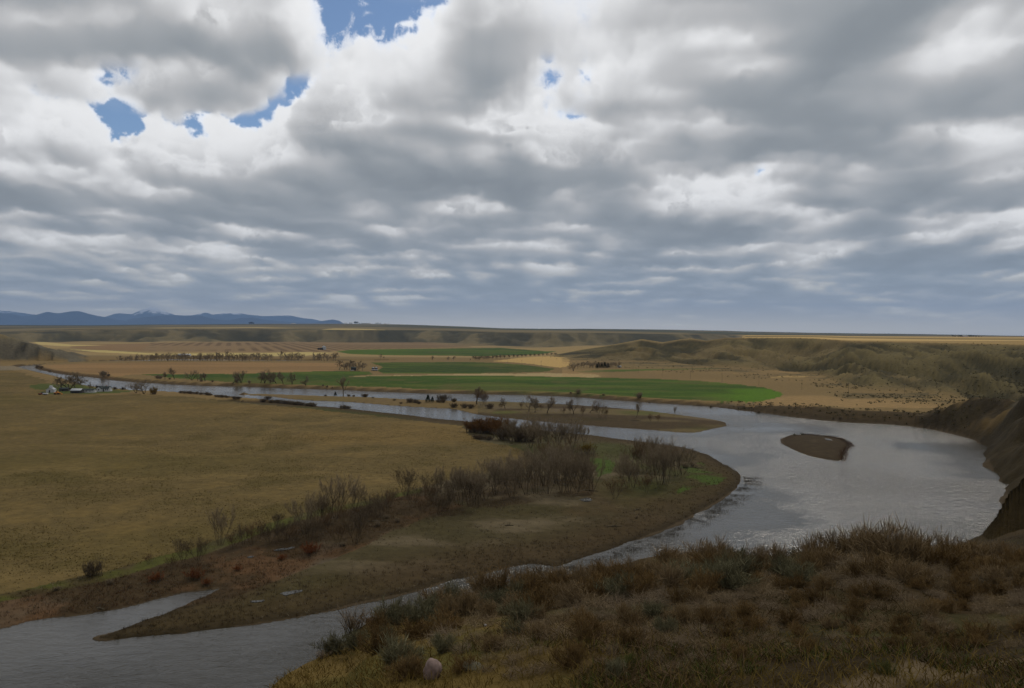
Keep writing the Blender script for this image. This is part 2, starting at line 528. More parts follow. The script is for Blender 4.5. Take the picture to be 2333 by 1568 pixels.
# x, foot of the nearer hills, their rim (photo rows), floor of the far valley, far foot, far rim, skyline
HILLS = [(-700, None, None, 778, 757, 741), (-200, None, None, 778, 757, 740), (0, None, None, 778, 757, 740), (200, None, None, 779, 751.5, 741.5),
         (400, None, None, 780, 751, 740), (600, None, None, 780, 751, 738.3), (720, None, None, 779, 751.3, 737.5), (800, None, None, 779, 751.5, 737.5),
         (926, None, None, 778, 752, 739), (1054, None, None, 781, 754, 744), (1140, None, None, 787, 756.5, 748.3), (1230, 813, 811, 788, 757.3, 749.7),
         (1278, 814, 806, 788, 757.5, 750), (1330, 819, 796, 787, 758, 749.6), (1400, 823, 785, 786, 759, 750.2), (1462, 827, 773, 785, 760, 751),
         (1510, 829, 780, 785, 760.5, 751.6), (1545, 831, 774, 785, 761, 752), (1573, 833, 771, 784, 761.5, 752.6), (1610, 835, 777, 783, 762, 753.3),
         (1650, 838, 770.5, 782, 762.5, 753.8), (1700, 841, 769.5, 780, 764, 755.5), (1800, 849, 769.5, 780, 765, 757.5), (1860, 856, 771, 780, 765.5, 758.7),
         (1932, 886, 777, 781, 766, 759.8), (2030, 893, 779, 781, 766.5, 760.8), (2127, 906, 781, 781, 767, 762), (2210, 925, 783, 781, 768, 763.4),
         (2333, 965, 786, 783, 770, 765.3), (2500, 1060, 800, 786, 773, 767), (2800, 1250, 830, 790, 778, 769), (3300, 1500, 900, 800, 785, 770)]
for (x, f1, r1, f2, r2, cr) in HILLS:
    if f1 is None:
        a1, z1, a2, z2, a3, z3 = 1500, 2.6, 1700, 2.8, 2000, 3.2
    else:
        a1 = fy(x, f1, 4.0); z1 = 3.6
        a2 = a1 + (340 if x > 1278 else 200); z2 = zpix(x, r1, a2)
        if x > 1690: a3, z3 = a2 + 700, z2 + 2.0
        else: a3, z3 = a2 + 380, min(14.0, z2)
    a4 = max(fy(x, f2, 6.0), a3 + 300); a5 = a4 + (650 if x < 1690 else 900)
    z4 = 6.0 if x < 1690 else z3 + 1
    z5 = zpix(x, r2, a5)
    if x > 1690: z5 = max(z5, z4)
    z6 = zpix(x, cr, 12500)
    _cols.append((math.atan((x - 1166.5) / FPX), a1, z1, a2, z2, a3, z3, a4, z4, a5, z5, 12500, z6))
_cols = np.array(_cols)
# foreground slope: photo column, row of its crest, forward distance of the crest
CREST = [(-900, 3200, 8), (-300, 2700, 9), (0, 2300, 10), (200, 2080, 11), (400, 1800, 12), (520, 1650, 13), (600, 1572, 14), (660, 1536, 15), (740, 1500, 17), (790, 1478, 19), (835, 1425, 21), (880, 1396, 23),
         (940, 1384, 24), (1000, 1366, 26), (1080, 1342, 28), (1180, 1328, 29), (1290, 1303, 30), (1400, 1296, 31), (1530, 1272, 32), (1640, 1262, 33),
         (1800, 1268, 34), (1900, 1256, 35), (2000, 1240, 36), (2100, 1240, 37), (2170, 1248, 46), (2250, 1230, 58), (2333, 1206, 66), (2450, 1180, 78),
         (2700, 1130, 95), (3200, 1050, 130)]
_cr = np.array([(math.atan((x - 1166.5) / FPX), Y, zpix(x, y, Y)) for x, y, Y in CREST])
LEFT_BLUFF = [[(-160, 742, 1225), (-60, 748, 1232), (0, 757, 1232), (40, 770, 1236), (75, 788, 1240), (105, 806, 1246), (125, 822, 1250)],
              [(60, 786, 1330), (110, 789.5, 1345), (150, 796, 1360), (182, 812, 1380), (200, 822, 1390)]]
SPUR = [(2095, 946, 470), (2122, 938, 450), (2170, 918, 430), (2212, 908, 410), (2268, 883, 365), (2333, 856, 268), (2420, 826, 200), (2600, 800, 150)]
_sp = np.array([(lambda v: (v[0] * Y, Y, H + v[2] * Y))(ray(x, y)) for x, y, Y in SPUR])
_lb = [np.array([(lambda v: (v[0] * Y, Y, H + v[2] * Y))(ray(x, y)) for x, y, Y in L]) for L in LEFT_BLUFF]


def near_height(x, y):
    """the slope under the camera"""
    r = np.maximum(np.hypot(x, y), .01); az = np.arctan2(x, y)
    yy = np.abs(np.cos(az)) * r
    Yc = np.interp(az, _cr[:, 0], _cr[:, 1]); zc = np.interp(az, _cr[:, 0], _cr[:, 2])
    rc = Yc / np.maximum(np.cos(az), .25)
    t = r / rc
    z = np.where(t < 1, 46.4 + (zc - 46.4) * t, zc - .62 * (r - rc) - .10 * np.minimum(r - rc, 4) )
    z = z + (fbm(x, y, 6.0, 4) * .32 + fbm(x, y, 1.4, 3) * .07) * ssn(1.5, 7, r) * ssn(1.15, .95, t)
    # a bench with a track at the right
    back = ssn(1.0, 1.5, np.abs(az))
    return z * (1 - back) + back * (46.4 + fbm(x, y, 30, 3) * .6 * ssn(2, 20, r)), t


def hit(px, py):
    """points of the near slope at photo pixels; nan when the pixel looks over the crest"""
    px = np.atleast_1d(np.asarray(px, float)); py = np.atleast_1d(np.asarray(py, float))
    R_ = np.stack([ray(a, b) for a, b in zip(px, py)])
    Y = np.geomspace(2.5, 140, 420)
    X = R_[:, :1] * Y; Z = H + R_[:, 2:3] * Y
    zt, tn = near_height(X.astype(np.float32), np.broadcast_to(Y, X.shape).astype(np.float32))
    below = (Z <= zt) & (tn < 1.04)
    i = below.argmax(1); ok = below.any(1)
    n = np.arange(len(px))
    out = np.stack([X[n, i], Y[i], zt[n, i]], 1); out[~ok] = np.nan
    return out


def height(x, y, extra=False):
    x = np.asarray(x, np.float32); y = np.asarray(y, np.float32)
    r = np.maximum(np.hypot(x, y), .01); az = np.arctan2(x, y)
    Yf = np.maximum(r * np.cos(az), 0)
    c = [np.interp(az, _cols[:, 0], _cols[:, k]).astype(np.float32) for k in range(1, 13)]
    # headlands and gullies: shift the foot and rim lines along the valley side
    k1 = ssn(math.atan((1240 - 1166.5) / FPX), math.atan((1500 - 1166.5) / FPX), az)
    s1 = fbm(az * 900, r * .15, 90, 3) * 70 * k1
    s2 = (fbm(az * 3400, r * .05, 520, 4) * 560 + fbm(az * 3400, r * .05, 190, 2) * 120) * ssn(math.atan((1900 - 1166.5) / FPX), math.atan((1600 - 1166.5) / FPX), az)
    Y1 = Yf + s1; Y2 = Yf + s2
    pxx = x / np.maximum(y, 1) * FPX + 1166.5
    zf = 2.3 + fbm(x, y, 160, 3) * .35 + 3.4 * ssn(1690, 1900, pxx) * ssn(640, 560, Yf)
    t1 = np.clip((Y1 - c[0]) / np.maximum(c[2] - c[0], 1), 0, 1)
    z1 = c[1] + (c[3] - c[1]) * (t1 ** 1.25 * (1.25 - .25 * t1))
    zz = np.where(Y1 < c[0], zf + (c[1] - zf) * ssn(.55, 1.0, Y1 / c[0]), z1)
    zz = np.where(Y1 > c[2], c[3] + (c[5] - c[3]) * ssn(0, 1, (Y1 - c[2]) / np.maximum(c[4] - c[2], 1)), zz)
    t2 = np.clip((Y2 - c[6]) / np.maximum(c[8] - c[6], 1), 0, 1)
    far = Yf > c[4]
    zmid = c[5] + (c[7] - c[5]) * np.clip((Yf - c[4]) / np.maximum(c[6] - c[4], 1), 0, 1)
    z2 = zmid + (c[9] - c[7]) * (.25 * t2 + .75 * ssn(.0, .92, t2))
    z3 = c[9] + (c[11] - c[9]) * np.clip((Yf - c[8]) / (c[10] - c[8]), 0, 1.0) ** .9
    z3 = z3 - np.maximum(Yf - c[10], 0) * .012
    zfar = np.where(Y2 > c[8], np.maximum(z3, z2), z2)
    zz = np.where(far, zfar, zz)
    # gullies
    rid1 = 1 - np.abs(fbm(az * 900 + fbm(x, y, 160, 2) * 14 + r * .30, r * .16, 40, 5, .6))
    slope1 = 4 * t1 * (1 - t1) * (Y1 < c[2]) * k1
    hgt1 = np.clip(c[3] - c[1], 0, 45)
    zz = zz - slope1 * hgt1 * .46 * (1 - rid1) * 1.5 + slope1 * fbm(x, y, 48, 4) * 2.2 + slope1 * fbm(x, y, 9, 3) * .5
    rid2 = 1 - np.abs(fbm(az * 3400 + fbm(x, y, 500, 2) * 60, r * .35, 260, 5, .55))
    slope2 = 4 * t2 * (1 - t2) * far * ssn(10, 30, c[9] - c[7])
    zz = zz - slope2 * np.clip(c[9] - c[7], 0, 70) * .75 * (1 - rid2) * 1.3
    zz = zz + ssn(4500, 9000, r) * fbm(x, y, 1800, 4) * 7
    # the eroded bluff at the far left
    blf = np.zeros_like(zz)
    m = (az < math.atan((330 - 1166.5) / FPX)) & (r > 1000) & (r < 1900)
    if m.any():
        xs, ys = x[m], y[m]; best = np.full(xs.shape, -99.0)
        for P in _lb:
            n = 60
            tt = np.linspace(0, len(P) - 1, n); Q = np.stack([np.interp(tt, np.arange(len(P)), P[:, k]) for k in range(3)], 1)
            dx = xs[:, None] - Q[None, :, 0]; dy = ys[:, None] - Q[None, :, 1]
            dd = np.sqrt(dx * dx + dy * dy)
            fall = np.where(dy < 0, .86, .35)
            best = np.maximum(best, (Q[None, :, 2] - dd * fall).max(1))
        g = fbm(xs, ys * .3, 30, 4, .6)
        best = best - np.maximum(0, 6 * np.abs(g)) * ssn(0, 12, best)
        blf[m] = ssn(.5, 4, best - zz[m])
        zz[m] = np.maximum(zz[m], best)
    d = shore(x, y)
    # the spur that drops into the outer bend
    m = (x > 100) & (x < 420) & (y > 90) & (y < 640)
    if m.any():
        xs, ys = x[m], y[m]; n = 70
        tt = np.linspace(0, len(_sp) - 1, n); Q = np.stack([np.interp(tt, np.arange(len(_sp)), _sp[:, k]) for k in range(3)], 1)
        dd = np.sqrt((xs[:, None] - Q[None, :, 0]) ** 2 + (ys[:, None] - Q[None, :, 1]) ** 2)
        sp = (Q[None, :, 2] - dd * .46).max(1) + fbm(xs, ys, 30, 4) * 1.6
        zz[m] = np.maximum(zz[m], sp)
    zz = np.where(d > 12, np.maximum(zz, 1.6), zz)
    # banks: low and shelving round the scrub, steep cut banks elsewhere
    wob = fbm(x, y, 14, 3) * 1.2 + fbm(x, y, 3.5, 2) * .4
    px = x / np.maximum(y, 1) * FPX + 1166.5
    dd = d + wob * ssn(1200, 300, r) + ssn(2180, 2250, px) * fbm(x, y, 11, 3) * 2.6
    low = ((y < 545) & (px < 1720) & (r > 100)) | ((px > 1770) & (px < 1945) & (y > 290) & (y < 420) & (d < 30))
    isl = inside(x, y, W_ISLAND) | inside(x, y, W_BAR)
    k = np.where(low | isl, .045, np.where(px > 2085, .92, np.where(px > 1700, .30, .42)))
    gl = fbm(x * .75 + y * .5, (y * .75 - x * .5) * .3, 22, 5, .62)
    k = np.where(px > 2085, k * (1 + .8 * gl * ssn(2, 12, d)), k)
    cap = np.where(dd > 0, .08 + k * dd + .12 * ssn(0, 2, dd), -.25 + dd * .12)
    cap = np.where(isl, np.minimum(cap, 1.35 + .25 * wob), cap)
    cap = np.where(dd < 0, np.maximum(cap, -1.5), cap)
    zz = np.minimum(zz, cap)
    hx, hy, _ = ground(175, 884, 2.0)
    zz = zz + np.where(d > 0, 4.2 * np.exp(-((x - hx) / 6.0) ** 2 - ((y - hy) / 8.0) ** 2), 0)      # grassy hump by the farm
    nz, tn = near_height(x, y)
    on_near = nz > zz
    z = np.maximum(zz, nz)
    back = ssn(1.05, 1.5, np.abs(az))
    z = np.where(np.abs(az) > 1.05, np.maximum(z, 46.4 * back + 0 * z), z)
    if extra: return z, dict(r=r, az=az, d=d, t1=t1, t2=t2, rid1=rid1, rid2=rid2, slope1=slope1, slope2=slope2, px=px, near=on_near, tn=tn, Yf=Yf, Y1=Y1, Y2=Y2, c=c, blf=blf, gl=gl, isl=isl, low=low)
    return z


def hz(x, y):
    return float(height(np.array([x], np.float32), np.array([y], np.float32))[0])


# ------------------------------------------------------------------ ground cover by region (albedo, with some sun and shade painted in)
TAN = (.185, .137, .072); STRAW = (.36, .27, .135); OLIVE = (.205, .148, .062); GREEN = (.055, .105, .018); DGREEN = (.035, .062, .018)
MUD = (.115, .093, .066); SCRUB = (.095, .073, .044); CLAY = (.20, .185, .165); SAGE = (.085, .082, .052); DIRT = (.15, .105, .06); DARKB = (.05, .036, .022)
FIELD_NEAR = [(-700, 1640), (-400, 1010), (-200, 850), (0, 838), (40, 845), (60, 852), (110, 868), (130, 890), (226, 899), (309, 899), (400, 901), (500, 910), (600, 920), (715, 929),
              (841, 941), (1002, 960), (1055, 966), (1063, 985), (1085, 1003), (1130, 1012), (1180, 1022), (1215, 1040), (1195, 1062), (1130, 1075), (1050, 1085), (960, 1110), (900, 1128), (820, 1140), (680, 1168), (560, 1205), (420, 1245), (250, 1285),
              (120, 1310), (0, 1334), (-300, 1400)]
G1 = [(303, 853), (540, 852), (643, 848), (764, 845), (843, 846.3), (846, 852), (793, 857.6), (900, 855.8), (1029, 855), (1140, 855.3), (1194, 856.7), (1363, 860.4), (1505, 864.6), (1604, 868.9),
      (1675, 876), (1740, 883), (1778, 894), (1787, 901), (1778, 908), (1742, 914), (1681, 914.5), (1646, 914), (1505, 907), (1363, 900), (1250, 895.7), (1137, 891.5), (1054, 889), (952, 885.4),
      (849, 880), (771, 879.5), (694, 876), (617, 873.8), (540, 873.3), (476, 866.5), (386, 861.4), (347, 856)]
G2 = [(844, 826), (926, 825.4), (1054, 825), (1123, 826.4), (1194, 832), (1262, 840.6), (1250, 846.2), (1165, 849), (1080, 850), (952, 850.7), (874, 850), (859, 844), (874, 836.5)]
G3 = [(766, 801.8), (797, 798), (926, 796), (1054, 794.6), (1140, 794.4), (1222, 798), (1270, 802.4), (1222, 806.6), (1097, 812.3), (1029, 810.8), (874, 809.5), (797, 807)]
G4 = [(1310, 846), (1400, 843), (1520, 842), (1640, 840.5), (1640, 842.5), (1500, 845), (1400, 848), (1330, 849)]
GOLD1 = [(1117, 823.6), (1179, 816.5), (1250, 812.5), (1296, 818), (1300, 832), (1278, 839), (1216, 830.7), (1157, 825)]  # light sandy ground, with a patch of sunlight put into its colour
GOLD2 = [(1745, 863), (1790, 856), (1850, 857), (1830, 863)]  # patch of sunlight painted as lighter ground
ORANGE = [(80, 838), (95, 832), (180, 828.5), (300, 826.5), (440, 825), (640, 826), (780, 827), (764, 845), (643, 848), (540, 852), (303, 853), (250, 861), (159, 853), (110, 846)]
STRIPES = [(322, 801), (345, 783), (560, 781.5), (800, 780), (960, 781), (1080, 792), (926, 795.5), (797, 797.5), (750, 802), (600, 803), (430, 802)]
ROSY = [(165, 788), (345, 784), (322, 801), (200, 797), (160, 793)]
YEL1 = [(160, 797), (240, 799), (360, 806.5), (420, 806), (600, 805), (690, 803), (760, 805), (690, 811), (600, 812), (360, 809.5), (220, 803)]
YEL2 = [(69, 779), (165, 787), (240, 788.5), (150, 790.5), (90, 787)]
YEL3 = [(690, 779.5), (760, 775.5), (850, 776), (890, 779.5), (800, 780.5)]
ROAD1 = [(793, 857.4), (900, 854), (1030, 851.8), (1140, 851), (1190, 850.7), (1250, 849.5), (1363, 853), (1363, 860), (1194, 856.4), (1030, 854.7), (900, 855.6), (793, 858)]
YARD = [(60, 880), (110, 868), (140, 860), (215, 880), (320, 891), (226, 897), (100, 897)]
LAWN = [(1345, 1045), (1375, 1030), (1398, 1050), (1390, 1075), (1360, 1085)]
LAWN2 = [(1560, 1050), (1600, 1042), (1660, 1075), (1640, 1092), (1580, 1100), (1545, 1110), (1560, 1080)]
EDGE = [(-300, 1400), (0, 1334), (120, 1310), (250, 1285), (420, 1245), (560, 1205), (680, 1168), (820, 1140), (960, 1113), (960, 1120), (820, 1150), (680, 1184), (560, 1222), (420, 1262), (250, 1302), (120, 1328), (0, 1350), (-300, 1420)]
WET = [(-700, 1660), (0, 1350), (250, 1302), (420, 1262), (560, 1222), (680, 1184), (820, 1150), (960, 1120), (1060, 1150), (900, 1200), (760, 1260), (600, 1310), (511, 1345), (400, 1356), (0, 1440), (-400, 1600)]
THICKET = [(600, 1250), (640, 1212), (760, 1172), (920, 1122), (1050, 1100), (1200, 1075), (1350, 1060), (1350, 1122), (1240, 1132), (1100, 1162), (1000, 1176), (900, 1195), (780, 1250), (680, 1262)]
SPUR_CLAY = [(2180, 985), (2140, 955), (2200, 912), (2300, 850), (2420, 800), (2600, 850), (2500, 1150), (2330, 1215), (2240, 1045)]


def wp(P, z=2.5): return world_poly(P, z)


def ground_cover(x, y, z, e):
    n = x.size
    col = np.zeros((n, 3), np.float32); col[:] = TAN
    r, d = e['r'], e['d']
    f1 = fbm(x, y, 40, 4); f2 = fbm(x, y, 8, 3); f3 = fbm(x, y, 220, 4)
    jx = x + fbm(x, y, 10, 3) * np.minimum(3.5, r * .006); jy = y + fbm(y, x, 10, 3) * np.minimum(7.0, r * .012)

    def put(m, c, a=1.0):
        a = a * m if not np.isscalar(a) or m.dtype != bool else m * np.float32(a)
        a = np.asarray(a, np.float32)[:, None]
        col[:] = col * (1 - a) + a * np.array(c, np.float32)
    # far valley floor and uplands
    put(e['Yf'] > 1480, (.21, .165, .098))
    band = fbm(x * .25, y, 420, 4)
    put(ssn(.05, .35, band) * (e['Yf'] > 1480) * .7, (.12, .10, .062))
    put(ssn(.1, .4, -band) * (e['Yf'] > 1480) * .5, STRAW)
    up = (e['Y2'] > e['c'][8]) & (e['Yf'] > 2500)
    fld = fbm(x * .35, y, 900, 3)
    put(up, (.090, .084, .056)); put(ssn(-.05, .1, fld) * up * .9, (.050, .055, .042)); put(ssn(.30, .36, -fld) * up * .8, (.19, .16, .10))
    put(ssn(.30, .36, fld) * up * .8, (.05, .07, .03))
    # strip of pale stubble just back from the far rim, dark scarp behind it
    br = e['Y2'] - e['c'][8]
    put(up * ssn(300, 420, br) * ssn(900, 700, br) * ssn(320, 380, e['px']) * ssn(700, 600, e['px']) * .8, (.46, .38, .23))
    # plateau at the right
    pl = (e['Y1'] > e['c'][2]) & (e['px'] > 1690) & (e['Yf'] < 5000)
    put(pl, (.30, .22, .105)); put(pl * ssn(.05, .3, fbm(x * .3, y, 260, 3)) * .8, (.18, .15, .08))
    put(pl * ssn(.1, .16, fbm(x * .2 + 900, y, 420, 2)) * .9, (.52, .38, .19))  # golden strip: sunlight on the plateau painted into its colour
    # fields, and sunlit patches put into the ground colour
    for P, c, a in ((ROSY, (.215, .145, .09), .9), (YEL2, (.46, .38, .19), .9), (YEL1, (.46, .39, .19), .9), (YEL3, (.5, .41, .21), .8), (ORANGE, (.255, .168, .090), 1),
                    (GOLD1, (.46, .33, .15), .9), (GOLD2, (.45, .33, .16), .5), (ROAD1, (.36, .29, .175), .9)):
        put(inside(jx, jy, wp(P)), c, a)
    m = inside(x, y, wp(ORANGE)); put(m * ssn(-.05, .35, fbm(x * .25, y, 60, 3)) * .45, (.165, .11, .06))
    m = inside(x, y, wp(STRIPES))
    put(m, (.215, .155, .10), .9)
    s = (x * .945 + y * .33) / 33.0; fr = s - np.floor(s)
    put(m * ssn(.46, .56, fr) * ssn(1.04, .94, fr) * ssn(.5, -.1, fbm(x, y, 300, 2)), (.115, .080, .052), .85)
    for P, c in ((G3, (.034, .076, .015)), (G2, (.036, .068, .016)), (G1, (.040, .084, .012)), (G4, (.06, .09, .025))):
        m = inside(jx * .6 + x * .4, jy * .6 + y * .4, wp(P)); put(m, c, .97)
        rows = fbm(x * .22, y * 1.3, 46, 4)
        put(m * ssn(0, .5, rows) * .6, DGREEN); put(m * ssn(.12, .6, -rows) * .6, (.085, .145, .022))
        put(m * ssn(.1, .6, fbm(x * .6, y, 70, 3)) * .45, (.11, .115, .038)); put(m * ssn(.80, .98, np.cos((x * .3 + y * .95) / 26.0 * 6.283)) * .35, (.11, .12, .04)); put(m * ssn(.30, .5, fbm(x + 700, y, 34, 4)) * .5, (.10, .095, .04))
    e1 = inside(jx, jy, wp(G1))
    put(e1 * ssn(1560, 1720, e['px']) * ssn(.4, -.2, fbm(x, y, 50, 3)) * .85, (.075, .165, .012)); put(inside(jx, jy, wp(G3)) * ssn(1000, 850, e['px']) * .6, (.075, .135, .02))
    # big pasture on the near point
    m = inside(jx, jy, wp(FIELD_NEAR))
    put(m, (.122, .095, .046))
    mo = fbm(x, y, 15, 5, .68); mo2 = fbm(x * .5, y, 90, 3)
    put(m * ssn(.0, .6, mo) * .6, (.082, .068, .026)); put(m * ssn(.05, .7, -mo) * .55, (.175, .128, .054)); put(m * ssn(.1, .6, mo2) * .5, (.095, .080, .030)); put(m * ssn(.15, .7, -mo2) * .4, (.19, .130, .052)); tw = ssn(5, 0, np.abs(fbm(x, y, 70, 2) * 30)) * m; put(tw * .25, (.22, .165, .08)); put(m * ssn(620, 480, np.hypot(x + 60, y - 330)) * 0, TAN)
    # far left corner of it
    m = inside(jx, jy, wp(YARD)); put(m * ssn(-.3, .2, f1), (.06, .085, .025), .9)
    # scrub land on the point
    low = e['low'] & (d > 0) & ~inside(jx, jy, wp(FIELD_NEAR)) & ~e['near']
    put(low, (.066, .058, .034))
    st = fbm(x * .8 + y * .25, y * 1.6, 26, 5, .6)
    put(low * ssn(.0, .45, st) * .75, (.135, .114, .086)); put(low * ssn(.05, .5, -st) * .7, (.052, .046, .023)); put(low * ssn(.0, .45, fbm(x, y, 45, 4)) * .75, (.050, .060, .018))
    put(low * ssn(.2, .6, fbm(x + 300, y, 30, 4)) * .5, (.075, .052, .03))
    put(low * ssn(26, 6, d) * .85, (.058, .042, .025)); put(low * ssn(5, .5, d) * .8, (.032, .025, .016))
    m = inside(jx, jy, wp(WET)) & ~e['near']; put(m, (.052, .037, .023), .85); put(m * ssn(0, .5, fbm(x, y, 12, 4)) * .6, (.13, .075, .045)); put(m * ssn(.1, .6, -fbm(x, y, 20, 4)) * .6, (.11, .10, .085))
    m = inside(jx, jy, wp(THICKET)); put(m * ssn(-.6, .2, f2), (.050, .036, .022), .8)
    for P in (LAWN, LAWN2): put(inside(jx, jy, wp(P)) * ssn(-.4, .3, f2), (.055, .095, .020), .9)
    m = inside(jx, jy, wp(EDGE)) & ~e['near']; put(m * ssn(-.5, .3, f2 + .3), (.075, .085, .024), .9)
    # islands and banks
    put(e['isl'], (.12, .098, .055)); put(e['isl'] * ssn(0, .5, f1), (.085, .095, .03), .8); put(e['isl'] * ssn(.1, .6, -f1) * .7, (.13, .105, .08))
    put(e['isl'] * ssn(.15, .5, fbm(x * .4 + 40, y, 30, 3)) * .8, (.05, .036, .024))
    mi = e['isl'] & (e['px'] < 1090); put(mi, (.17, .125, .065), .7)
    mb = inside(x, y, W_BAR); put(mb, (.135, .110, .085)); put(mb * ssn(.1, .5, f2) * .6, (.09, .07, .05)); put(mb * ssn(5, 1, d) * .9, (.06, .035, .025))
    bank = (d > 0) & (d < 16) & ~low & ~e['near'] & ~e['isl'] & (r < 1300)
    put(bank * ssn(9, 3, d) * .85, (.060, .043, .026)); put(bank * ssn(6, 9, d) * ssn(16, 11, d) * .6, (.22, .16, .08))
    bl = (e['px'] > 1680) & (d > 0) & (d < 40) & ~e['near'] & (e['px'] < 2140); put(bl * ssn(26, 16, d + f1 * 6) * .9, (.040, .030, .018))
    put((d < .3) & (d > -900) & ~e['near'], (.07, .055, .04), 1)
    put((d > 900 * 0) & (d < 900) & ~low & ~e['near'] & (e['px'] < 75) & (r > 1100) & (r < 1240) & (d < 40), (.19, .17, .145), .8)
    # right-hand terrace
    ter = (e['px'] > 1280) & (e['Yf'] > 480) & (e['Y1'] < e['c'][0] * 1.02) & ~e['near'] & (d > 16) & ~e1 & (e['Yf'] < 1450) & (e['Yf'] > e['c'][0] * .5)
    put(ter * ssn(.05, .6, f3) * .5, (.19, .15, .08)); put(ter * ssn(.1, .6, -f3) * .5, (.34, .235, .125))
    put(ter * ssn(.78, .98, e['Y1'] / e['c'][0]) * ssn(.02, .2, fbm(x * .5, y, 20, 4)) * .75, (.075, .068, .042))
    # valley sides
    s1 = e['slope1'] > .01
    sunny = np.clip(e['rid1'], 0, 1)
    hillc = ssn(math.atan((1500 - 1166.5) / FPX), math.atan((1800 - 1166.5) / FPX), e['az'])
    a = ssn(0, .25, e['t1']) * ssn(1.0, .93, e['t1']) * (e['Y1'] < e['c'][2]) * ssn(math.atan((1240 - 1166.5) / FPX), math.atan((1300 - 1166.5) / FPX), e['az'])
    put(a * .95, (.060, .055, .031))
    put(a * ssn(.70, .98, sunny) * (.55 + .2 * hillc), (.150, .126, .066))  # tan ridges, raised in colour to look sunlit
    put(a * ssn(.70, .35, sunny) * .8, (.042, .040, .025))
    put(a * ssn(.10, .4, fbm(x, y, 26, 4)) * .6, (.040, .037, .023)); ln = fbm(e['az'] * 900 + r * .42 + f1 * 6, r * .10, 15, 4, .6); put(a * ssn(.1, .5, ln) * .6, (.030, .029, .018)); put(a * ssn(.12, .5, -ln) * .5, (.135, .115, .060))
    put(a * ssn(.2, .5, -fbm(x, y * .5, 60, 3)) * .5, (.21, .165, .09))
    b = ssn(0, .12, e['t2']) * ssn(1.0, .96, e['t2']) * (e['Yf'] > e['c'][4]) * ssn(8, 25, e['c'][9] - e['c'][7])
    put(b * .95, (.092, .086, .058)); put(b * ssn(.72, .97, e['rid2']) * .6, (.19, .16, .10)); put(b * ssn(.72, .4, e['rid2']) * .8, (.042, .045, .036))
    put(b * ssn(.0, .35, fbm(e['az'] * 3400, r * .35, 210, 4)) * .75, (.040, .043, .034)); put(b * ssn(.1, .45, -fbm(e['az'] * 3400 + 500, r * .3, 150, 4)) * .6, (.17, .145, .092)); put(b * ssn(.15, .5, fbm(e['az'] * 3400, r * .06, 42, 3)) * .5, (.05, .05, .038))  # dark and pale blotches make up for weak shading on the bluff faces
    put(e['blf'], (.105, .097, .082)); put(e['blf'] * ssn(.1, .5, fbm(x, y * .3, 16, 4)) * .8, (.052, .05, .044)); put(e['blf'] * ssn(.1, .5, -fbm(x, y * .3, 10, 4)) * .5, (.15, .14, .12)); put(e['blf'] * ssn(30, 46, z + f1 * 4) * .8, (.18, .15, .085))
    # dark cut slope with pale clay streaks above the bend
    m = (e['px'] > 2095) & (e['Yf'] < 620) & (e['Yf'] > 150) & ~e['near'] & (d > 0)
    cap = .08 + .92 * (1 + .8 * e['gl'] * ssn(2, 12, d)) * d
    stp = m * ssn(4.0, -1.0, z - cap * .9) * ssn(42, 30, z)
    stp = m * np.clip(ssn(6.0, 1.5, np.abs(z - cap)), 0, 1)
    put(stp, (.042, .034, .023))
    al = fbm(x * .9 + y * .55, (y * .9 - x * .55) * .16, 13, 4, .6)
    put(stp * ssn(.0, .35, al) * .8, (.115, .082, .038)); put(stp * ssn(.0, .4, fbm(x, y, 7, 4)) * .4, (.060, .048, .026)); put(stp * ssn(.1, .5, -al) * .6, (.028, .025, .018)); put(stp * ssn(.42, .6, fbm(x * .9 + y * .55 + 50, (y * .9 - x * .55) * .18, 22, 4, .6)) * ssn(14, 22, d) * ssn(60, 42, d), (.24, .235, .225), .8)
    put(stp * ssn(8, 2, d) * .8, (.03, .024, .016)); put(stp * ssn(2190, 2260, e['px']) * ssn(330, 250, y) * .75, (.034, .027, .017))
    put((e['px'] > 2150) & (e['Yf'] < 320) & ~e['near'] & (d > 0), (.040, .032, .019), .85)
    # foreground slope
    nr = e['near']
    put(nr, (.046, .034, .018))  # base colour lowered for cloud shade and shadow between the bushes
    g1 = fbm(x, y, 5, 4); g2 = fbm(x + 60, y, 2.2, 4)
    put(nr * ssn(-.1, .4, g1) * .6, (.074, .050, .025)); put(nr * ssn(.0, .45, -g1) * .75, (.022, .017, .010)); put(nr * ssn(.15, .5, g2) * .5, (.04, .04, .015)); rt = ssn(1600, 1900, e['px']) * nr; put(rt * .5, (.030, .022, .013))  # dark patches paint shadow onto the ground; darker towards the right
    left = ssn(1500, 1000, e['px']) * ssn(22, 12, r)
    put(nr * left * ssn(-.5, .2, g1 + .2), (.145, .108, .038), .8)
    put(nr * ssn(20, 10, r) * ssn(0, .4, g2) * .6, (.055, .062, .018))
    for (xa, ya, xb, yb, wd) in ((1930, 1572, 2380, 1502, .22), (2120, 1600, 2420, 1536, .20)):
        T0, T1 = hit([xa, xb], [ya, yb])[:, :2]
        u = (T1 - T0) / np.linalg.norm(T1 - T0); dx, dy = x - T0[0], y - T0[1]
        al_ = dx * u[0] + dy * u[1]; off = np.abs(dx * u[1] - dy * u[0] + fbm(x, y, 3, 2) * .12)
        put(nr * (al_ > -.4) * ssn(1.4, .5, off / wd + g2 * .4) * .85, (.125, .100, .072))
    col[:] *= np.array([1.04, .95, .74], np.float32)             # the place is warm coloured: little blue anywhere
    return col


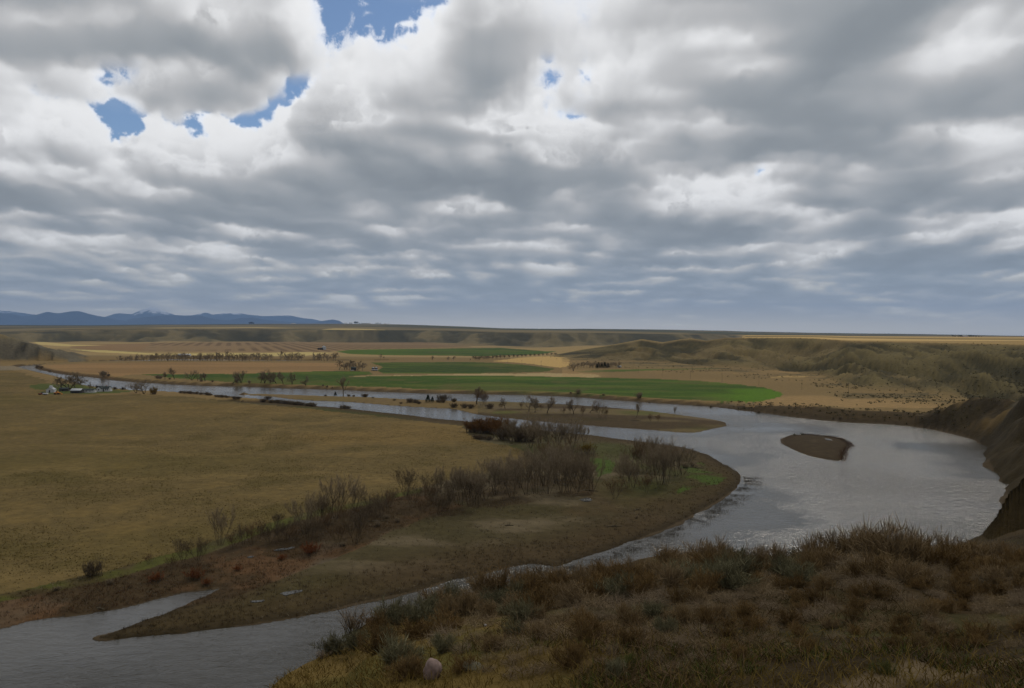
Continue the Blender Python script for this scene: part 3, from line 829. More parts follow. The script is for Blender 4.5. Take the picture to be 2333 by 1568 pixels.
def build_terrain():
    fine = np.radians(np.arange(-36, 36.01, .078))
    side = np.radians(np.concatenate([np.linspace(36.6, 60, 40), np.linspace(63, 180, 40)]))
    az = np.concatenate([-side[::-1], fine, side[:-1]])
    rs = [0.6]
    while rs[-1] < 26000:
        r = rs[-1]
        if r < 8: dr = .14
        elif r < 95: dr = min(.45, .14 + r * .006) if r > 45 else max(.10, r * r * .00033)
        else: dr = r * r * .78 / (803 * 48)
        dr = min(dr, 11.0 if r < 2200 else (15.0 if r < 5600 else 90.0 + (r - 5600) * .03))
        rs.append(r + dr)
    rs = np.array(rs)
    R, A = np.meshgrid(rs, az, indexing='ij')
    X = (R * np.sin(A)).astype(np.float32); Y = (R * np.cos(A)).astype(np.float32)
    z, e = height(X.ravel(), Y.ravel(), True)
    global Z_LOW
    Z_LOW = float(z.min())
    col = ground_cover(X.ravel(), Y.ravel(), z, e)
    nr, na = R.shape
    idx = np.arange(nr * na).reshape(nr, na)
    q = np.stack([idx[:-1], np.roll(idx, -1, 1)[:-1], np.roll(idx, -1, 1)[1:], idx[1:]], -1).reshape(-1, 4)
    V = np.stack([X.ravel(), Y.ravel(), z], 1)
    V = np.concatenate([V, [[0, 0, V[:na, 2].mean()]]]); col = np.concatenate([col, col[:1]])
    tri = np.stack([np.full(na, nr * na), np.roll(idx[0], -1), idx[0]], 1)
    print("terrain", nr, na, V.shape)
    m, nt, b = new_mat("ground cover")
    at = nt.nodes.new('ShaderNodeAttribute'); at.attribute_name = "ground_colour"
    co = E(nt, nt.nodes.new('ShaderNodeTexCoord').outputs['Object'])
    c = E(nt, at.outputs['Color'])
    dist = vop(nt, 'LENGTH', co, out=1)
    nearf = dist.ss(45, 25)
    f = (noise(nt, co, .35, 6, .65) - .5) * 1.1 + (noise(nt, co, 6.0, 4, .6) - .5) * 1.3 * nearf + 1.0
    n = nt.nodes.new('ShaderNodeVectorMath'); n.operation = 'SCALE'
    nt.links.new(c.s, n.inputs[0]); nt.links.new(f.max(.25).s, n.inputs['Scale'])
    nt.links.new(n.outputs[0], b.inputs['Base Color'])
    bu = nt.nodes.new('ShaderNodeBump'); bu.inputs['Strength'].default_value = .8; bu.inputs['Distance'].default_value = .5
    hgt = noise(nt, co, .5, 6, .65) + noise(nt, co, 9.0, 3, .6) * nearf * .12
    nt.links.new(hgt.s, bu.inputs['Height']); nt.links.new(bu.outputs[0], b.inputs['Normal'])
    b.inputs['Specular IOR Level'].default_value = .05; b.inputs['Roughness'].default_value = 1.0
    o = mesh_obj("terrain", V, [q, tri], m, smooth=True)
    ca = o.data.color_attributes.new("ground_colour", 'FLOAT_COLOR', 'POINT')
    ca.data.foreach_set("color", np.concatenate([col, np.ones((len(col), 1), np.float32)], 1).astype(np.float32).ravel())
    tag(o, kind='structure')


build_terrain()


def build_river():
    m, nt, b = new_mat("river water")
    co = E(nt, nt.nodes.new('ShaderNodeTexCoord').outputs['Object'])
    b.inputs['Base Color'].default_value = (.042, .037, .026, 1); b.inputs['IOR'].default_value = 1.33
    b.inputs['Specular IOR Level'].default_value = .5; b.inputs['Roughness'].default_value = .13
    mp = vop(nt, 'MULTIPLY', co, (.62, 1.0, 1.0))
    big = noise(nt, co, .012, 3, .5).ss(.36, .64, .25, 1.3)
    h = noise(nt, mp, .55, 5, .62, dist=.3) * .55 + noise(nt, mp, 2.2, 4, .6) * .16
    bu = nt.nodes.new('ShaderNodeBump'); bu.inputs['Distance'].default_value = 1.25
    nt.links.new((big * .75).s, bu.inputs['Strength']); nt.links.new(h.s, bu.inputs['Height']); nt.links.new(bu.outputs[0], b.inputs['Normal'])
    n = 60
    xs = np.linspace(-1000, 700, n); ys = np.linspace(90, 1600, n)
    X, Y = np.meshgrid(xs, ys); idx = np.arange(n * n).reshape(n, n)
    q = np.stack([idx[:-1, :-1], idx[:-1, 1:], idx[1:, 1:], idx[1:, :-1]], -1).reshape(-1, 4)
    o = mesh_obj("river", np.stack([X.ravel(), Y.ravel(), np.zeros(n * n)], 1), q, m)
    tag(o, kind='structure')


build_river()


def build_mountains():
    def sheet(name, prof, Y, depth, rock, snow_from, seed):
        xs = np.array([p[0] for p in prof]); hs = np.array([zpix(p[0], p[1], Y) for p in prof])
        px = np.linspace(xs[0], xs[-1], 420)
        hh = np.interp(px, xs, hs)
        az = (px - 1166.5) / FPX
        rows = np.linspace(-1, 1, 41)
        Xg = (az * Y)[:, None] * np.ones(41); Yg = Y + rows[None, :] * depth + np.zeros((420, 1))
        rid = 1 - np.abs(fbm(Xg, Yg * .5, 2600, 5, .55)) 
        prof_ = (1 - np.abs(rows)) ** 1.1
        Z = (hh - 40)[:, None] * prof_[None, :] * (1 - .45 * (1 - rid) * (1 - prof_[None, :]) * 2) + 40
        Z = Z + fbm(Xg, Yg, 900, 4) * 45 * prof_[None, :] * ssn(60, 500, hh)[:, None] * (np.abs(rows) > .03)
        idx = np.arange(420 * 41).reshape(420, 41)
        q = np.stack([idx[:-1, :-1], idx[1:, :-1], idx[1:, 1:], idx[:-1, 1:]], -1).reshape(-1, 4)
        m, nt, b = new_mat(name)
        geo = nt.nodes.new('ShaderNodeNewGeometry'); P = E(nt, geo.outputs['Position'])
        s = nt.nodes.new('ShaderNodeSeparateXYZ'); nt.links.new(P.s, s.inputs[0])
        zz = E(nt, s.outputs[2])
        f = noise(nt, P, .0016, 6, .65)
        sn = (zz + (f - .5) * 1400.0).ss(snow_from, snow_from + 260)
        nt.links.new(mix(nt, sn * .85, rock, (.75, .77, .8)).s, b.inputs['Base Color'])
        o = mesh_obj("mountain_range", np.stack([Xg.ravel(), Yg.ravel(), Z.ravel()], 1), q, m, smooth=True)
        tag(o, kind='structure')
    sheet("near mountains", [(-330, 752), (-200, 730), (-60, 716), (0, 713.5), (20, 714), (50, 721), (80, 718), (98, 713), (108, 710.5), (120, 712.5), (135, 714), (152, 711), (168, 709), (182, 709.5), (200, 714.5),
          (222, 720), (245, 723.5), (262, 727), (285, 731), (300, 726), (330, 722), (370, 719), (400, 718.5), (430, 720), (460, 719.5), (490, 727), (520, 730), (550, 724), (575, 723), (600, 728), (650, 733), (680, 735), (715, 736), (740, 730.5), (757, 728), (772, 731), (785, 738), (820, 752)],
          42000, 3600, (.012, .018, .032), 3200, 1)
    sheet("far mountains", [(-330, 715), (-100, 708), (0, 708), (25, 709), (70, 716), (120, 722), (180, 728), (240, 722), (262, 715), (275, 714), (300, 716), (318, 708), (335, 702), (350, 699.5), (362, 703), (380, 711), (400, 718), (420, 719), (440, 718.5),
          (462, 713.5), (472, 712.5), (485, 717), (510, 714), (545, 713.5), (565, 717), (600, 720.5), (640, 719.5), (660, 719), (690, 725), (712, 727), (727, 730.5), (760, 736), (800, 745), (850, 760)],
          52000, 4200, (.018, .026, .042), 1150, 2)


build_mountains()
# ------------------------------------------------------------------ plants: growing meshes
class MB:
    """collects thin tubes and tapering strips"""
    def __init__(s): s.v = []; s.q = []; s.t = []; s.n = 0
    def tube(s, pts, rad, k=5):
        pts = np.asarray(pts, float); rad = np.asarray(rad, float)
        d = np.gradient(pts, axis=0); d /= np.linalg.norm(d, axis=1, keepdims=True) + 1e-9
        up = np.where(np.abs(d[:, 2:3]) > .9, [[1., 0, 0]], [[0, 0, 1.]])
        u = np.cross(d, up); u /= np.linalg.norm(u, axis=1, keepdims=True) + 1e-9
        w = np.cross(d, u)
        a = np.arange(k) / k * 2 * math.pi
        ring = pts[:, None] + rad[:, None, None] * (np.cos(a)[None, :, None] * u[:, None] + np.sin(a)[None, :, None] * w[:, None])
        n = len(pts); base = s.n
        s.v.append(ring.reshape(-1, 3)); s.n += n * k
        i = np.arange(n * k).reshape(n, k) + base
        s.q.append(np.stack([i[:-1], np.roll(i, -1, 1)[:-1], np.roll(i, -1, 1)[1:], i[1:]], -1).reshape(-1, 4))
    def blades(s, P, D, L, W, bend=None, rng=None, seg=2):
        """many tapering strips: origins P, unit directions D, lengths L, widths W; bend is added at the tip"""
        n = len(P); P = np.asarray(P, float); D = np.asarray(D, float)
        L = np.broadcast_to(L, n); W = np.broadcast_to(W, n)
        side = np.cross(D, rng.normal(size=(n, 3))); side /= np.linalg.norm(side, axis=1, keepdims=True) + 1e-9
        bend = np.zeros((n, 3)) if bend is None else bend
        tip = P + D * L[:, None] + bend
        if seg == 1:
            v = np.stack([P - side * W[:, None] / 2, P + side * W[:, None] / 2, tip], 1)
            s.v.append(v.reshape(-1, 3)); s.t.append(np.arange(n * 3).reshape(n, 3) + s.n); s.n += n * 3
        else:
            mid = P + D * L[:, None] * .55 + bend * .25
            v = np.stack([P - side * W[:, None] / 2, P + side * W[:, None] / 2, mid + side * W[:, None] * .4, mid - side * W[:, None] * .4, tip], 1)
            s.v.append(v.reshape(-1, 3)); i = np.arange(n * 5).reshape(n, 5) + s.n; s.n += n * 5
            s.q.append(i[:, :4]); s.t.append(i[:, [3, 2, 4]])
    def box(s, x0, x1, y0, y1, z0, z1):
        c = np.array([[x, y, z] for z in (z0, z1) for x, y in ((x0, y0), (x1, y0), (x1, y1), (x0, y1))], float)
        s.poly(c, q=[[0, 3, 2, 1], [4, 5, 6, 7], [0, 1, 5, 4], [1, 2, 6, 5], [2, 3, 7, 6], [3, 0, 4, 7]])
    def poly(s, v, q=(), t=()):
        s.v.append(np.asarray(v, float))
        if len(q): s.q.append(np.asarray(q) + s.n)
        if len(t): s.t.append(np.asarray(t) + s.n)
        s.n += len(v)
    def faces(s): return ([np.concatenate(s.q)] if s.q else []) + ([np.concatenate(s.t)] if s.t else [])
    def build(s, name, mat, parent=None, smooth=False, link=True):
        return mesh_obj(name, np.concatenate(s.v), s.faces(), mat, parent, smooth, link)
    def join(s, o):
        s.v += o.v; s.q += [f + s.n for f in o.q]; s.t += [f + s.n for f in o.t]; s.n += o.n


def rnd_mat(name, col, var=.3, hue=None, tip=None):
    """bark / twig colour with some difference from plant to plant"""
    m, nt, b = new_mat(name)
    oi = E(nt, nt.nodes.new('ShaderNodeObjectInfo').outputs['Random'])
    co = E(nt, nt.nodes.new('ShaderNodeTexCoord').outputs['Object'])
    f = noise(nt, co, 2.5, 3, .6)
    col = (col[0] * 1.0, col[1] * .96, col[2] * .78); hue = hue and (hue[0] * 1.05, hue[1] * .96, hue[2] * .80)
    a = tuple(c * (1 - var) for c in col); h = hue or tuple(c * (1 + var) for c in col)
    c = mix(nt, (oi * .6 + f * .8 - .2).clamp(), a, h)
    nt.links.new(c.s, b.inputs['Base Color']); b.inputs['Roughness'].default_value = .95; b.inputs['Specular IOR Level'].default_value = .05
    return m


def unit(v): return v / (np.linalg.norm(v) + 1e-9)


def grow_tree(seed, h, stems=1, lean=.15, fork=.28, open_=.55, limbs=7, twigs=900, rad=.22, tw=.03, tl=.8, wob=.10, up=.25, base_r=.1):
    """bare tree: returns (trunk and limbs, twigs) as MBs"""
    rng = np.random.default_rng(seed)
    T, Cn = MB(), MB()
    tips = []                                           # (point, direction, weight)

    def limb(p, d, L, r, depth):
        n = 6
        pts = [p]; dd = d.copy()
        for i in range(n):
            dd = unit(dd + rng.normal(size=3) * wob + np.array([0, 0, up * .18]))
            pts.append(pts[-1] + dd * L / n)
        pts = np.array(pts); rr = r * (1 - np.linspace(0, 1, n + 1) * .72)
        T.tube(pts, rr, 5 if r > .06 else 3)
        for i in range(2, n + 1): tips.append((pts[i], unit(pts[i] - pts[i - 1]), L))
        if depth <= 0: return
        k = limbs if depth == 2 else max(3, limbs - 2)
        for j in range(k):
            t = fork + (1 - fork) * (j + rng.random() * .8) / k if depth == 2 else .2 + .8 * (j + rng.random()) / k
            t = min(t, .98); q = t * n; i = int(q); f = q - i
            pp = pts[i] * (1 - f) + pts[min(i + 1, n)] * f
            dirn = unit(pts[min(i + 1, n)] - pts[i])
            a = rng.random() * 2 * math.pi
            u = unit(np.cross(dirn, [math.cos(a), math.sin(a), .3]))
            nd = unit(dirn * (1 - open_) + u * open_ + np.array([0, 0, up]))
            limb(pp, nd, L * (.62 - .30 * t) * rng.uniform(.8, 1.2) * (1.25 if depth == 2 else .9), r * (.55 - .25 * t) + .006, depth - 1)
    for s in range(stems):
        a = s / stems * 2 * math.pi + rng.random()
        l = lean * rng.uniform(.4, 1.3) if stems > 1 else lean * rng.uniform(.2, 1)
        d = unit(np.array([math.cos(a) * l, math.sin(a) * l, 1.0]))
        p0 = np.array([math.cos(a), math.sin(a), 0]) * (base_r * rng.uniform(.3, 1) if stems > 1 else 0) + np.array([0, 0, -.15])
        limb(p0, d, h * rng.uniform(.72, .95), rad / math.sqrt(stems) * rng.uniform(.8, 1.15), 2)
    P = np.array([t[0] for t in tips]); D = np.array([t[1] for t in tips])
    keep = P[:, 2] > h * .16
    P, D = P[keep], D[keep]
    i = rng.integers(0, len(P), twigs)
    d = D[i] + rng.normal(size=(twigs, 3)) * .48 + np.array([0, 0, .35 + up * .4]); d /= np.linalg.norm(d, axis=1, keepdims=True)
    o = P[i] + rng.normal(size=(twigs, 3)) * .06
    Cn.blades(o, d, tl * rng.uniform(.5, 1.3, twigs), tw * rng.uniform(.6, 1.3, twigs), rng.normal(size=(twigs, 3)) * .08, rng)
    return T, Cn


def grow_shrub(seed, h, w, stems=60, twigs=700, tw=.03, upright=.8, tl=.5):
    """rounded clump of stems from the ground"""
    rng = np.random.default_rng(seed)
    T, Cn = MB(), MB()
    tipsP, tipsD = [], []
    lobes = [(rng.uniform(-.5, .5) * w, rng.uniform(-.4, .4) * w, rng.uniform(.65, 1.0)) for _ in range(5)]
    for s in range(stems):
        lx, ly, lh = lobes[s % 5]
        a = rng.random() * 2 * math.pi; l = (1 - upright) * 2.2 * math.sqrt(rng.random())
        d = unit(np.array([math.cos(a) * l, math.sin(a) * l, 1.0]))
        p = np.array([lx * .6 + rng.normal() * .12 * w, ly * .6 + rng.normal() * .12 * w, -.05])
        L = h * lh * rng.uniform(.55, 1.0); pts = [p]
        for i in range(4):
            d = unit(d + rng.normal(size=3) * .13 + np.array([0, 0, .05])); pts.append(pts[-1] + d * L / 4)
            if i > 0: tipsP.append(pts[-1]); tipsD.append(d)
        T.tube(pts, np.linspace(.012, .004, 5) * (h ** .5) * 1.6, 3)
    P, D = np.array(tipsP), np.array(tipsD)
    i = rng.integers(0, len(P), twigs)
    d = D[i] + rng.normal(size=(twigs, 3)) * .5 + np.array([0, 0, .25]); d /= np.linalg.norm(d, axis=1, keepdims=True)
    Cn.blades(P[i] + rng.normal(size=(twigs, 3)) * .04, d, tl * rng.uniform(.4, 1.2, twigs), tw * rng.uniform(.6, 1.3, twigs), rng.normal(size=(twigs, 3)) * .05, rng)
    return T, Cn


def grow_sage(seed, h, w, n=1500, leaf=.05, wid=.012, fan=.55, stem_n=26):
    """low wiry bush: woody base and a dome of fine upright shoots"""
    rng = np.random.default_rng(seed)
    T, Cn = MB(), MB()
    P, D = [], []
    for s in range(stem_n):
        a = rng.random() * 2 * math.pi; l = fan * 2.0 * math.sqrt(rng.random())
        d = unit(np.array([math.cos(a) * l, math.sin(a) * l, 1.0])); p = np.array([rng.normal() * .05, rng.normal() * .05, -.04])
        L = h * rng.uniform(.5, .85) * (1 + .35 * l * (w / h - .8)); pts = [p]
        for i in range(4):
            d = unit(d + rng.normal(size=3) * .2); pts.append(pts[-1] + d * L / 4); P.append(pts[-1]); D.append(d)
        T.tube(pts, np.linspace(.014, .004, 5), 3)
    P, D = np.array(P), np.array(D)
    i = rng.integers(0, len(P), n)
    d = D[i] * .5 + rng.normal(size=(n, 3)) * .42 + np.array([0, 0, .55]); d /= np.linalg.norm(d, axis=1, keepdims=True)
    Cn.blades(P[i] + rng.normal(size=(n, 3)) * .05, d, h * .32 * rng.uniform(.35, 1.2, n), wid * rng.uniform(.6, 1.4, n), rng.normal(size=(n, 3)) * .04, rng)
    return T, Cn


def grow_tangle(seed, h, w, n=700, wid=.008):
    """dead tumbleweed-like tangle"""
    rng = np.random.default_rng(seed); Cn = MB()
    a = rng.random(n) * 2 * math.pi; rr = np.sqrt(rng.random(n)) * w * .5
    P = np.stack([np.cos(a) * rr, np.sin(a) * rr, rng.random(n) * h * .7 * (1 - (rr / w) ** 2 * 2)], 1)
    d = rng.normal(size=(n, 3)) * np.array([1, 1, .7]) + np.array([0, 0, .35]); d /= np.linalg.norm(d, axis=1, keepdims=True)
    Cn.blades(P, d, rng.uniform(.12, .42, n) * w, wid * rng.uniform(.5, 1.5, n), rng.normal(size=(n, 3)) * .12 * w, rng)
    return MB(), Cn


M = dict(
    bark=rnd_mat("grey brown bark", (.080, .064, .048)), bark_pale=rnd_mat("pale grey bark", (.10, .085, .068)),
    twig=rnd_mat("grey bare twigs", (.235, .190, .150), .25), twig_warm=rnd_mat("brown bare twigs", (.150, .100, .064), .3),
    twig_dark=rnd_mat("dark bare twigs", (.125, .098, .074), .3), twig_orange=rnd_mat("orange brown twigs", (.135, .070, .026), .3), twig_red=rnd_mat("rust red twigs", (.17, .062, .028), .25),
    twig_yellow=rnd_mat("yellow budding twigs", (.155, .105, .030), .25), needles=rnd_mat("dark evergreen needles", (.022, .034, .014), .3),
    sage=rnd_mat("grey green sage shoots", (.135, .128, .088), .35), rabbit=rnd_mat("straw brown shoots", (.30, .205, .105), .45, hue=(.215, .17, .115)),
    brown=rnd_mat("brown dead shoots", (.150, .098, .048), .5), straw=rnd_mat("pale dead stalks", (.30, .22, .13), .35, hue=(.21, .175, .145)), wood=rnd_mat("weathered wood", (.085, .066, .050)),
    grassy=rnd_mat("dull green shoots", (.085, .095, .034), .3))

PROTO = {}


def proto(kind, T, Cn, bark, twig, fused=False, names=("trunk", "crown")):
    """store the meshes of a plant; fused = one mesh only (too small to show parts)"""
    if fused or T.n == 0:
        if T.n: Cn.join(T)
        o = Cn.build(kind, twig, link=False); me = [(None, o.data)]
        bpy.data.objects.remove(o)
    else:
        me = []
        for nm, b, m in ((names[0], T, bark), (names[1], Cn, twig)):
            o = b.build(nm, m, link=False); me.append((nm, o.data)); bpy.data.objects.remove(o)
    PROTO.setdefault(kind, []).append(me)


def plant(kind, var, name, x, y, z, s=1.0, sxy=None, rz=0.0, label=None, cat=None, group=None, tilt=0.0):
    me = PROTO[kind][var % len(PROTO[kind])]
    if me[0][0] is None:
        o = bpy.data.objects.new(name, me[0][1])
    else:
        o = bpy.data.objects.new(name, None); o.empty_display_size = .3
        for nm, d in me:
            c = bpy.data.objects.new(nm, d); C.objects.link(c); c.parent = o
    C.objects.link(o)
    o.location = (x, y, z); o.rotation_euler = (tilt, 0, rz); k = sxy if sxy else s; o.scale = (k, k, s)
    tag(o, label, cat, group)
    return o


# prototypes are grown 10 m (trees), 2 m (shrubs) or 1 m (bushes) tall and scaled
for i in range(6): proto('vase', *grow_tree(20 + i, 10, stems=5 + i % 3, lean=.30, fork=.30, open_=.36, limbs=6, twigs=4600, rad=.16, tw=.020, tl=1.0, up=.35, base_r=.7), M['bark'], M['twig'])
for i in range(4): proto('vase_dark', *grow_tree(40 + i, 10, stems=6, lean=.42, fork=.22, open_=.42, limbs=7, twigs=4600, rad=.15, tw=.022, tl=1.0, up=.3, base_r=.8), M['bark'], M['twig_dark'])
for i in range(3): proto('vase_brown', *grow_tree(50 + i, 10, stems=7, lean=.40, fork=.2, open_=.42, limbs=6, twigs=4600, rad=.13, tw=.022, tl=1.0, up=.3, base_r=.9), M['bark'], M['twig_warm'])
for i in range(4): proto('cottonwood', *grow_tree(60 + i, 10, stems=1, lean=.15, fork=.26, open_=.62, limbs=9, twigs=3200, rad=.40, tw=.045, tl=1.0, up=.16, wob=.17), M['bark'], M['twig'])
for i in range(3): proto('twin_cottonwood', *grow_tree(70 + i, 10, stems=3, lean=.5, fork=.28, open_=.6, limbs=7, twigs=3200, rad=.46, tw=.045, tl=1.0, up=.15, wob=.16, base_r=.4), M['bark'], M['twig'])
for i in range(3): proto('sapling', *grow_tree(80 + i, 10, stems=1, lean=.08, fork=.35, open_=.45, limbs=8, twigs=900, rad=.26, tw=.055, tl=1.1, up=.3), M['bark_pale'], M['twig'])
for i in range(5): proto('far_tree', *grow_tree(90 + i, 10, stems=1 + i % 2 * 2, lean=.3, fork=.22, open_=.6, limbs=7, twigs=800, rad=.5, tw=.15, tl=1.0, up=.15, wob=.16), M['bark'], M['twig'], fused=True)
for i in range(3): proto('far_grey', *grow_tree(100 + i, 10, stems=4, lean=.55, fork=.15, open_=.6, limbs=7, twigs=1100, rad=.3, tw=.17, tl=1.1, up=.1, wob=.16), M['bark'], M['bark_pale'], fused=True)
for i in range(4): proto('willow', *grow_shrub(110 + i, 2.0, 2.2, 70, 1300, .022, .72, .55), M['bark'], M['twig'], names=("stems", "crown"))
for i in range(3): proto('willow_orange', *grow_shrub(120 + i, 2.0, 2.4, 70, 1900, .026, .66, .5), M['bark'], M['twig_orange'], names=("stems", "crown"))
for i in range(3): proto('willow_dark', *grow_shrub(130 + i, 2.0, 2.4, 70, 1900, .028, .62, .5), M['bark'], M['twig_dark'], names=("stems", "crown"))
for i in range(2): proto('willow_red', *grow_shrub(140 + i, 2.0, 2.6, 60, 1500, .024, .6, .5), M['bark'], M['twig_red'], names=("stems", "crown"))
for i in range(2): proto('willow_yellow', *grow_shrub(144 + i, 2.0, 2.2, 60, 1500, .024, .7, .5), M['bark'], M['twig_yellow'], names=("stems", "crown"))
for i in range(3): proto('far_shrub', *grow_shrub(150 + i, 2.0, 3.0, 60, 1100, .07, .6, .6), M['bark'], M['twig_dark'], fused=True)
for i in range(2): proto('far_shrub_grey', *grow_shrub(154 + i, 2.0, 2.6, 60, 1100, .06, .62, .6), M['bark'], M['twig'], fused=True)


def grow_conifer(seed, h, w, n=1800):
    rng = np.random.default_rng(seed); T, Cn = MB(), MB()
    T.tube([[0, 0, -.1], [0, 0, h * .5], [0, 0, h * .98]], [.09 * h / 3, .05 * h / 3, .01], 5)
    t = rng.random(n) ** .8; a = rng.random(n) * 2 * math.pi
    rr = w * .5 * (1 - t) * rng.uniform(.3, 1, n) * (1 + .3 * np.sin(a * 3 + t * 9))
    P = np.stack([np.cos(a) * rr, np.sin(a) * rr, h * (.05 + .93 * t)], 1)
    d = np.stack([np.cos(a), np.sin(a), rng.uniform(.1, .9, n)], 1); d /= np.linalg.norm(d, axis=1, keepdims=True)
    Cn.blades(P, d, h * .11 * rng.uniform(.5, 1.2, n), h * .022 * rng.uniform(.6, 1.3, n), None, rng)
    return T, Cn


for i in range(2): proto('juniper', *grow_conifer(160 + i, 2.0, 1.6), M['bark'], M['needles'])
for i in range(5): proto('sage', *grow_sage(170 + i, 1.0, 1.15, 1500, wid=.017), M['wood'], M['sage'], names=("stems", "shoots"))
for i in range(5): proto('rabbitbrush', *grow_sage(180 + i, 1.0, .95, 1500, wid=.013, fan=.42, stem_n=34), M['wood'], M['rabbit'], names=("stems", "shoots"))
for i in range(4): proto('brown_bush', *grow_sage(190 + i, 1.0, 1.2, 1400, wid=.014, fan=.6), M['wood'], M['brown'], names=("stems", "shoots"))
for i in range(4): proto('tangle', *grow_tangle(200 + i, .7, 1.2), M['wood'], M['straw'])
for i in range(2): proto('greasewood', *grow_sage(210 + i, 1.0, 1.0, 1300, wid=.012, fan=.45), M['wood'], M['grassy'], names=("stems", "shoots"))
for i in range(2): proto('twiggy', *grow_shrub(214 + i, 1.0, .7, 26, 420, .010, .66, .28), M['wood'], M['straw'], names=("stems", "twigs"))

ORD = "first second third fourth fifth sixth seventh eighth ninth tenth eleventh twelfth thirteenth fourteenth fifteenth sixteenth seventeenth eighteenth nineteenth".split()
TENS = {20: "twent", 30: "thirt", 40: "fort", 50: "fift", 60: "sixt"}


def ordinal(i):
    if i < 20: return ORD[i - 1]
    t, u = i // 10 * 10, i % 10
    return TENS[t] + ("ieth" if u == 0 else "y-" + ORD[u - 1])


def stand(x, y):
    """where a photo pixel meets the valley ground"""
    z = 1.5
    for _ in range(4):
        g = ground(x, y, z); z = .5 * z + .5 * hz(g[0], g[1])
    return g[0], g[1], hz(g[0], g[1])


PR = random.Random(3)


def row(items, kinds, name, cat, group, fmt, base_h=10.0, jitter=.12, wide=1.0, hk=.88):
    """items (x, y, height px[, kind index]); labels by order from the left when fmt has {n}"""
    items = sorted(items, key=lambda t: t[0])
    for n, it in enumerate(items, 1):
        x, y, h = it[:3]; kind = kinds[it[3] if len(it) > 3 else 0]
        gx, gy, gz = stand(x, y)
        s = hk * h / FPX * gy / base_h * PR.uniform(1 - jitter * .5, 1 + jitter * .5)
        w = it[4] if len(it) > 4 else wide
        plant(kind, PR.randrange(99), name, gx, gy, gz - .02, s, s * w * PR.uniform(.9, 1.1), PR.uniform(0, 6.28), fmt.format(n=ordinal(n)), cat, group)


# the thicket on the point: kinds 0 vase, 1 dark vase, 2 brown, 3 sapling
SCRUB_TREES = [(501, 1243, 85), (417, 1281, 53, 1), (452, 1279, 52, 1), (338, 1286, 28, 2), (553, 1241, 48, 1), (573, 1241, 48, 2), (613, 1241, 48, 1), (656, 1228, 52, 1), (694, 1217, 84), (724, 1198, 76),
               (765, 1181, 100), (808, 1166, 68), (770, 1237, 52, 2), (809, 1239, 82, 1), (850, 1174, 50, 1), (866, 1182, 56, 1), (890, 1152, 36, 1), (925, 1130, 68, 1), (1002, 1121, 58), (961, 1174, 45, 2),
               (1002, 1174, 52, 1), (1016, 1161, 58, 1), (1050, 1152, 92), (1072, 1155, 86, 1), (1087, 1158, 92), (1128, 1128, 84), (1144, 1115, 74), (1166, 1135, 84), (1199, 1127, 102), (1220, 1126, 92),
               (1249, 1126, 74), (1241, 1108, 96), (1280, 1123, 94), (1295, 1122, 84), (1316, 1121, 90), (1347, 1120, 80), (1110, 1100, 62), (1165, 1096, 64), (1203, 1088, 72), (1262, 1084, 76), (1300, 1088, 72), (1335, 1078, 60),
               (1040, 1118, 56), (984, 1140, 60, 1), (1240, 1060, 62, 2), (1290, 1056, 60, 2), (630, 1205, 40, 1), (740, 1215, 60, 2), (590, 1228, 44, 2), (530, 1252, 40, 2), (634, 1232, 46, 1), (672, 1236, 44, 2), (705, 1232, 60, 1), (745, 1196, 66, 1), (785, 1200, 60, 2), (828, 1196, 56, 1), (880, 1168, 54, 2), (940, 1158, 56, 1), (978, 1152, 56, 2), (1030, 1142, 66, 1), (1060, 1132, 70), (1105, 1138, 76, 1), (1185, 1112, 80), (1270, 1104, 80), (1325, 1100, 74, 1), (390, 1296, 34, 2)]
row(SCRUB_TREES, ['vase', 'vase_dark', 'vase_brown', 'sapling'], 'bare_tree', 'tree', 'bare trees in the riverside thicket', 'bare grey multi-stemmed tree in the thicket between pasture and scrub, {n} from the left', wide=1.2, hk=.80)
POINT_TREES = [(1401, 1136, 48, 2), (1429, 1111, 66), (1443, 1111, 60), (1471, 1123, 44, 2), (1503, 1105, 84), (1516, 1106, 78), (1540, 1085, 68), (1555, 1082, 58), (1470, 1075, 66, 2), (1501, 1070, 64), (1449, 1070, 58, 2), (1488, 1090, 66), (1425, 1080, 50)]
row(POINT_TREES, ['vase', 'vase_dark', 'vase_brown'], 'bare_tree', 'tree', 'bare trees on the river point', 'bare spreading tree in the clump at the tip of the river point, {n} from left', wide=1.25)
row([(1452, 1037, 36), (1470, 1040, 38), (1487, 1043, 36), (1515, 1046, 40, 1), (1536, 1050, 34, 1)], ['vase', 'vase_brown'], 'bare_sapling', 'tree', 'saplings along the far shore of the point',
    'bare sapling against the water on the far shore of the point, {n} from left', wide=.9)
row([(1165, 1012, 60, 0, 1.3), (1208, 1022, 66), (1235, 1030, 66), (1262, 1030, 70), (1287, 1030, 68), (1306, 1025, 60), (1330, 1008, 38)], ['vase', 'vase_brown'], 'grey_willow', 'tree', 'grey willows by the pasture corner',
    'pale grey bushy willow tree beyond the thicket, {n} from left', wide=1.5)
row([(1078, 985, 38), (1100, 988, 42), (1124, 990, 44), (1150, 990, 46), (1088, 972, 22), (1135, 975, 30)], ['willow_orange'], 'willow_bush', 'bush', 'orange willow bushes', 'dense orange-brown willow bush at the pasture corner, {n} from left', base_h=2.0, wide=1.1)
row([(1152, 1004, 36), (1176, 1008, 42), (1200, 1008, 52)], ['willow_dark'], 'dark_bush', 'bush', 'dark bushes beside the orange willows', 'dark leafless bush right of the orange willows, {n} from left', base_h=2.0, wide=1.0)
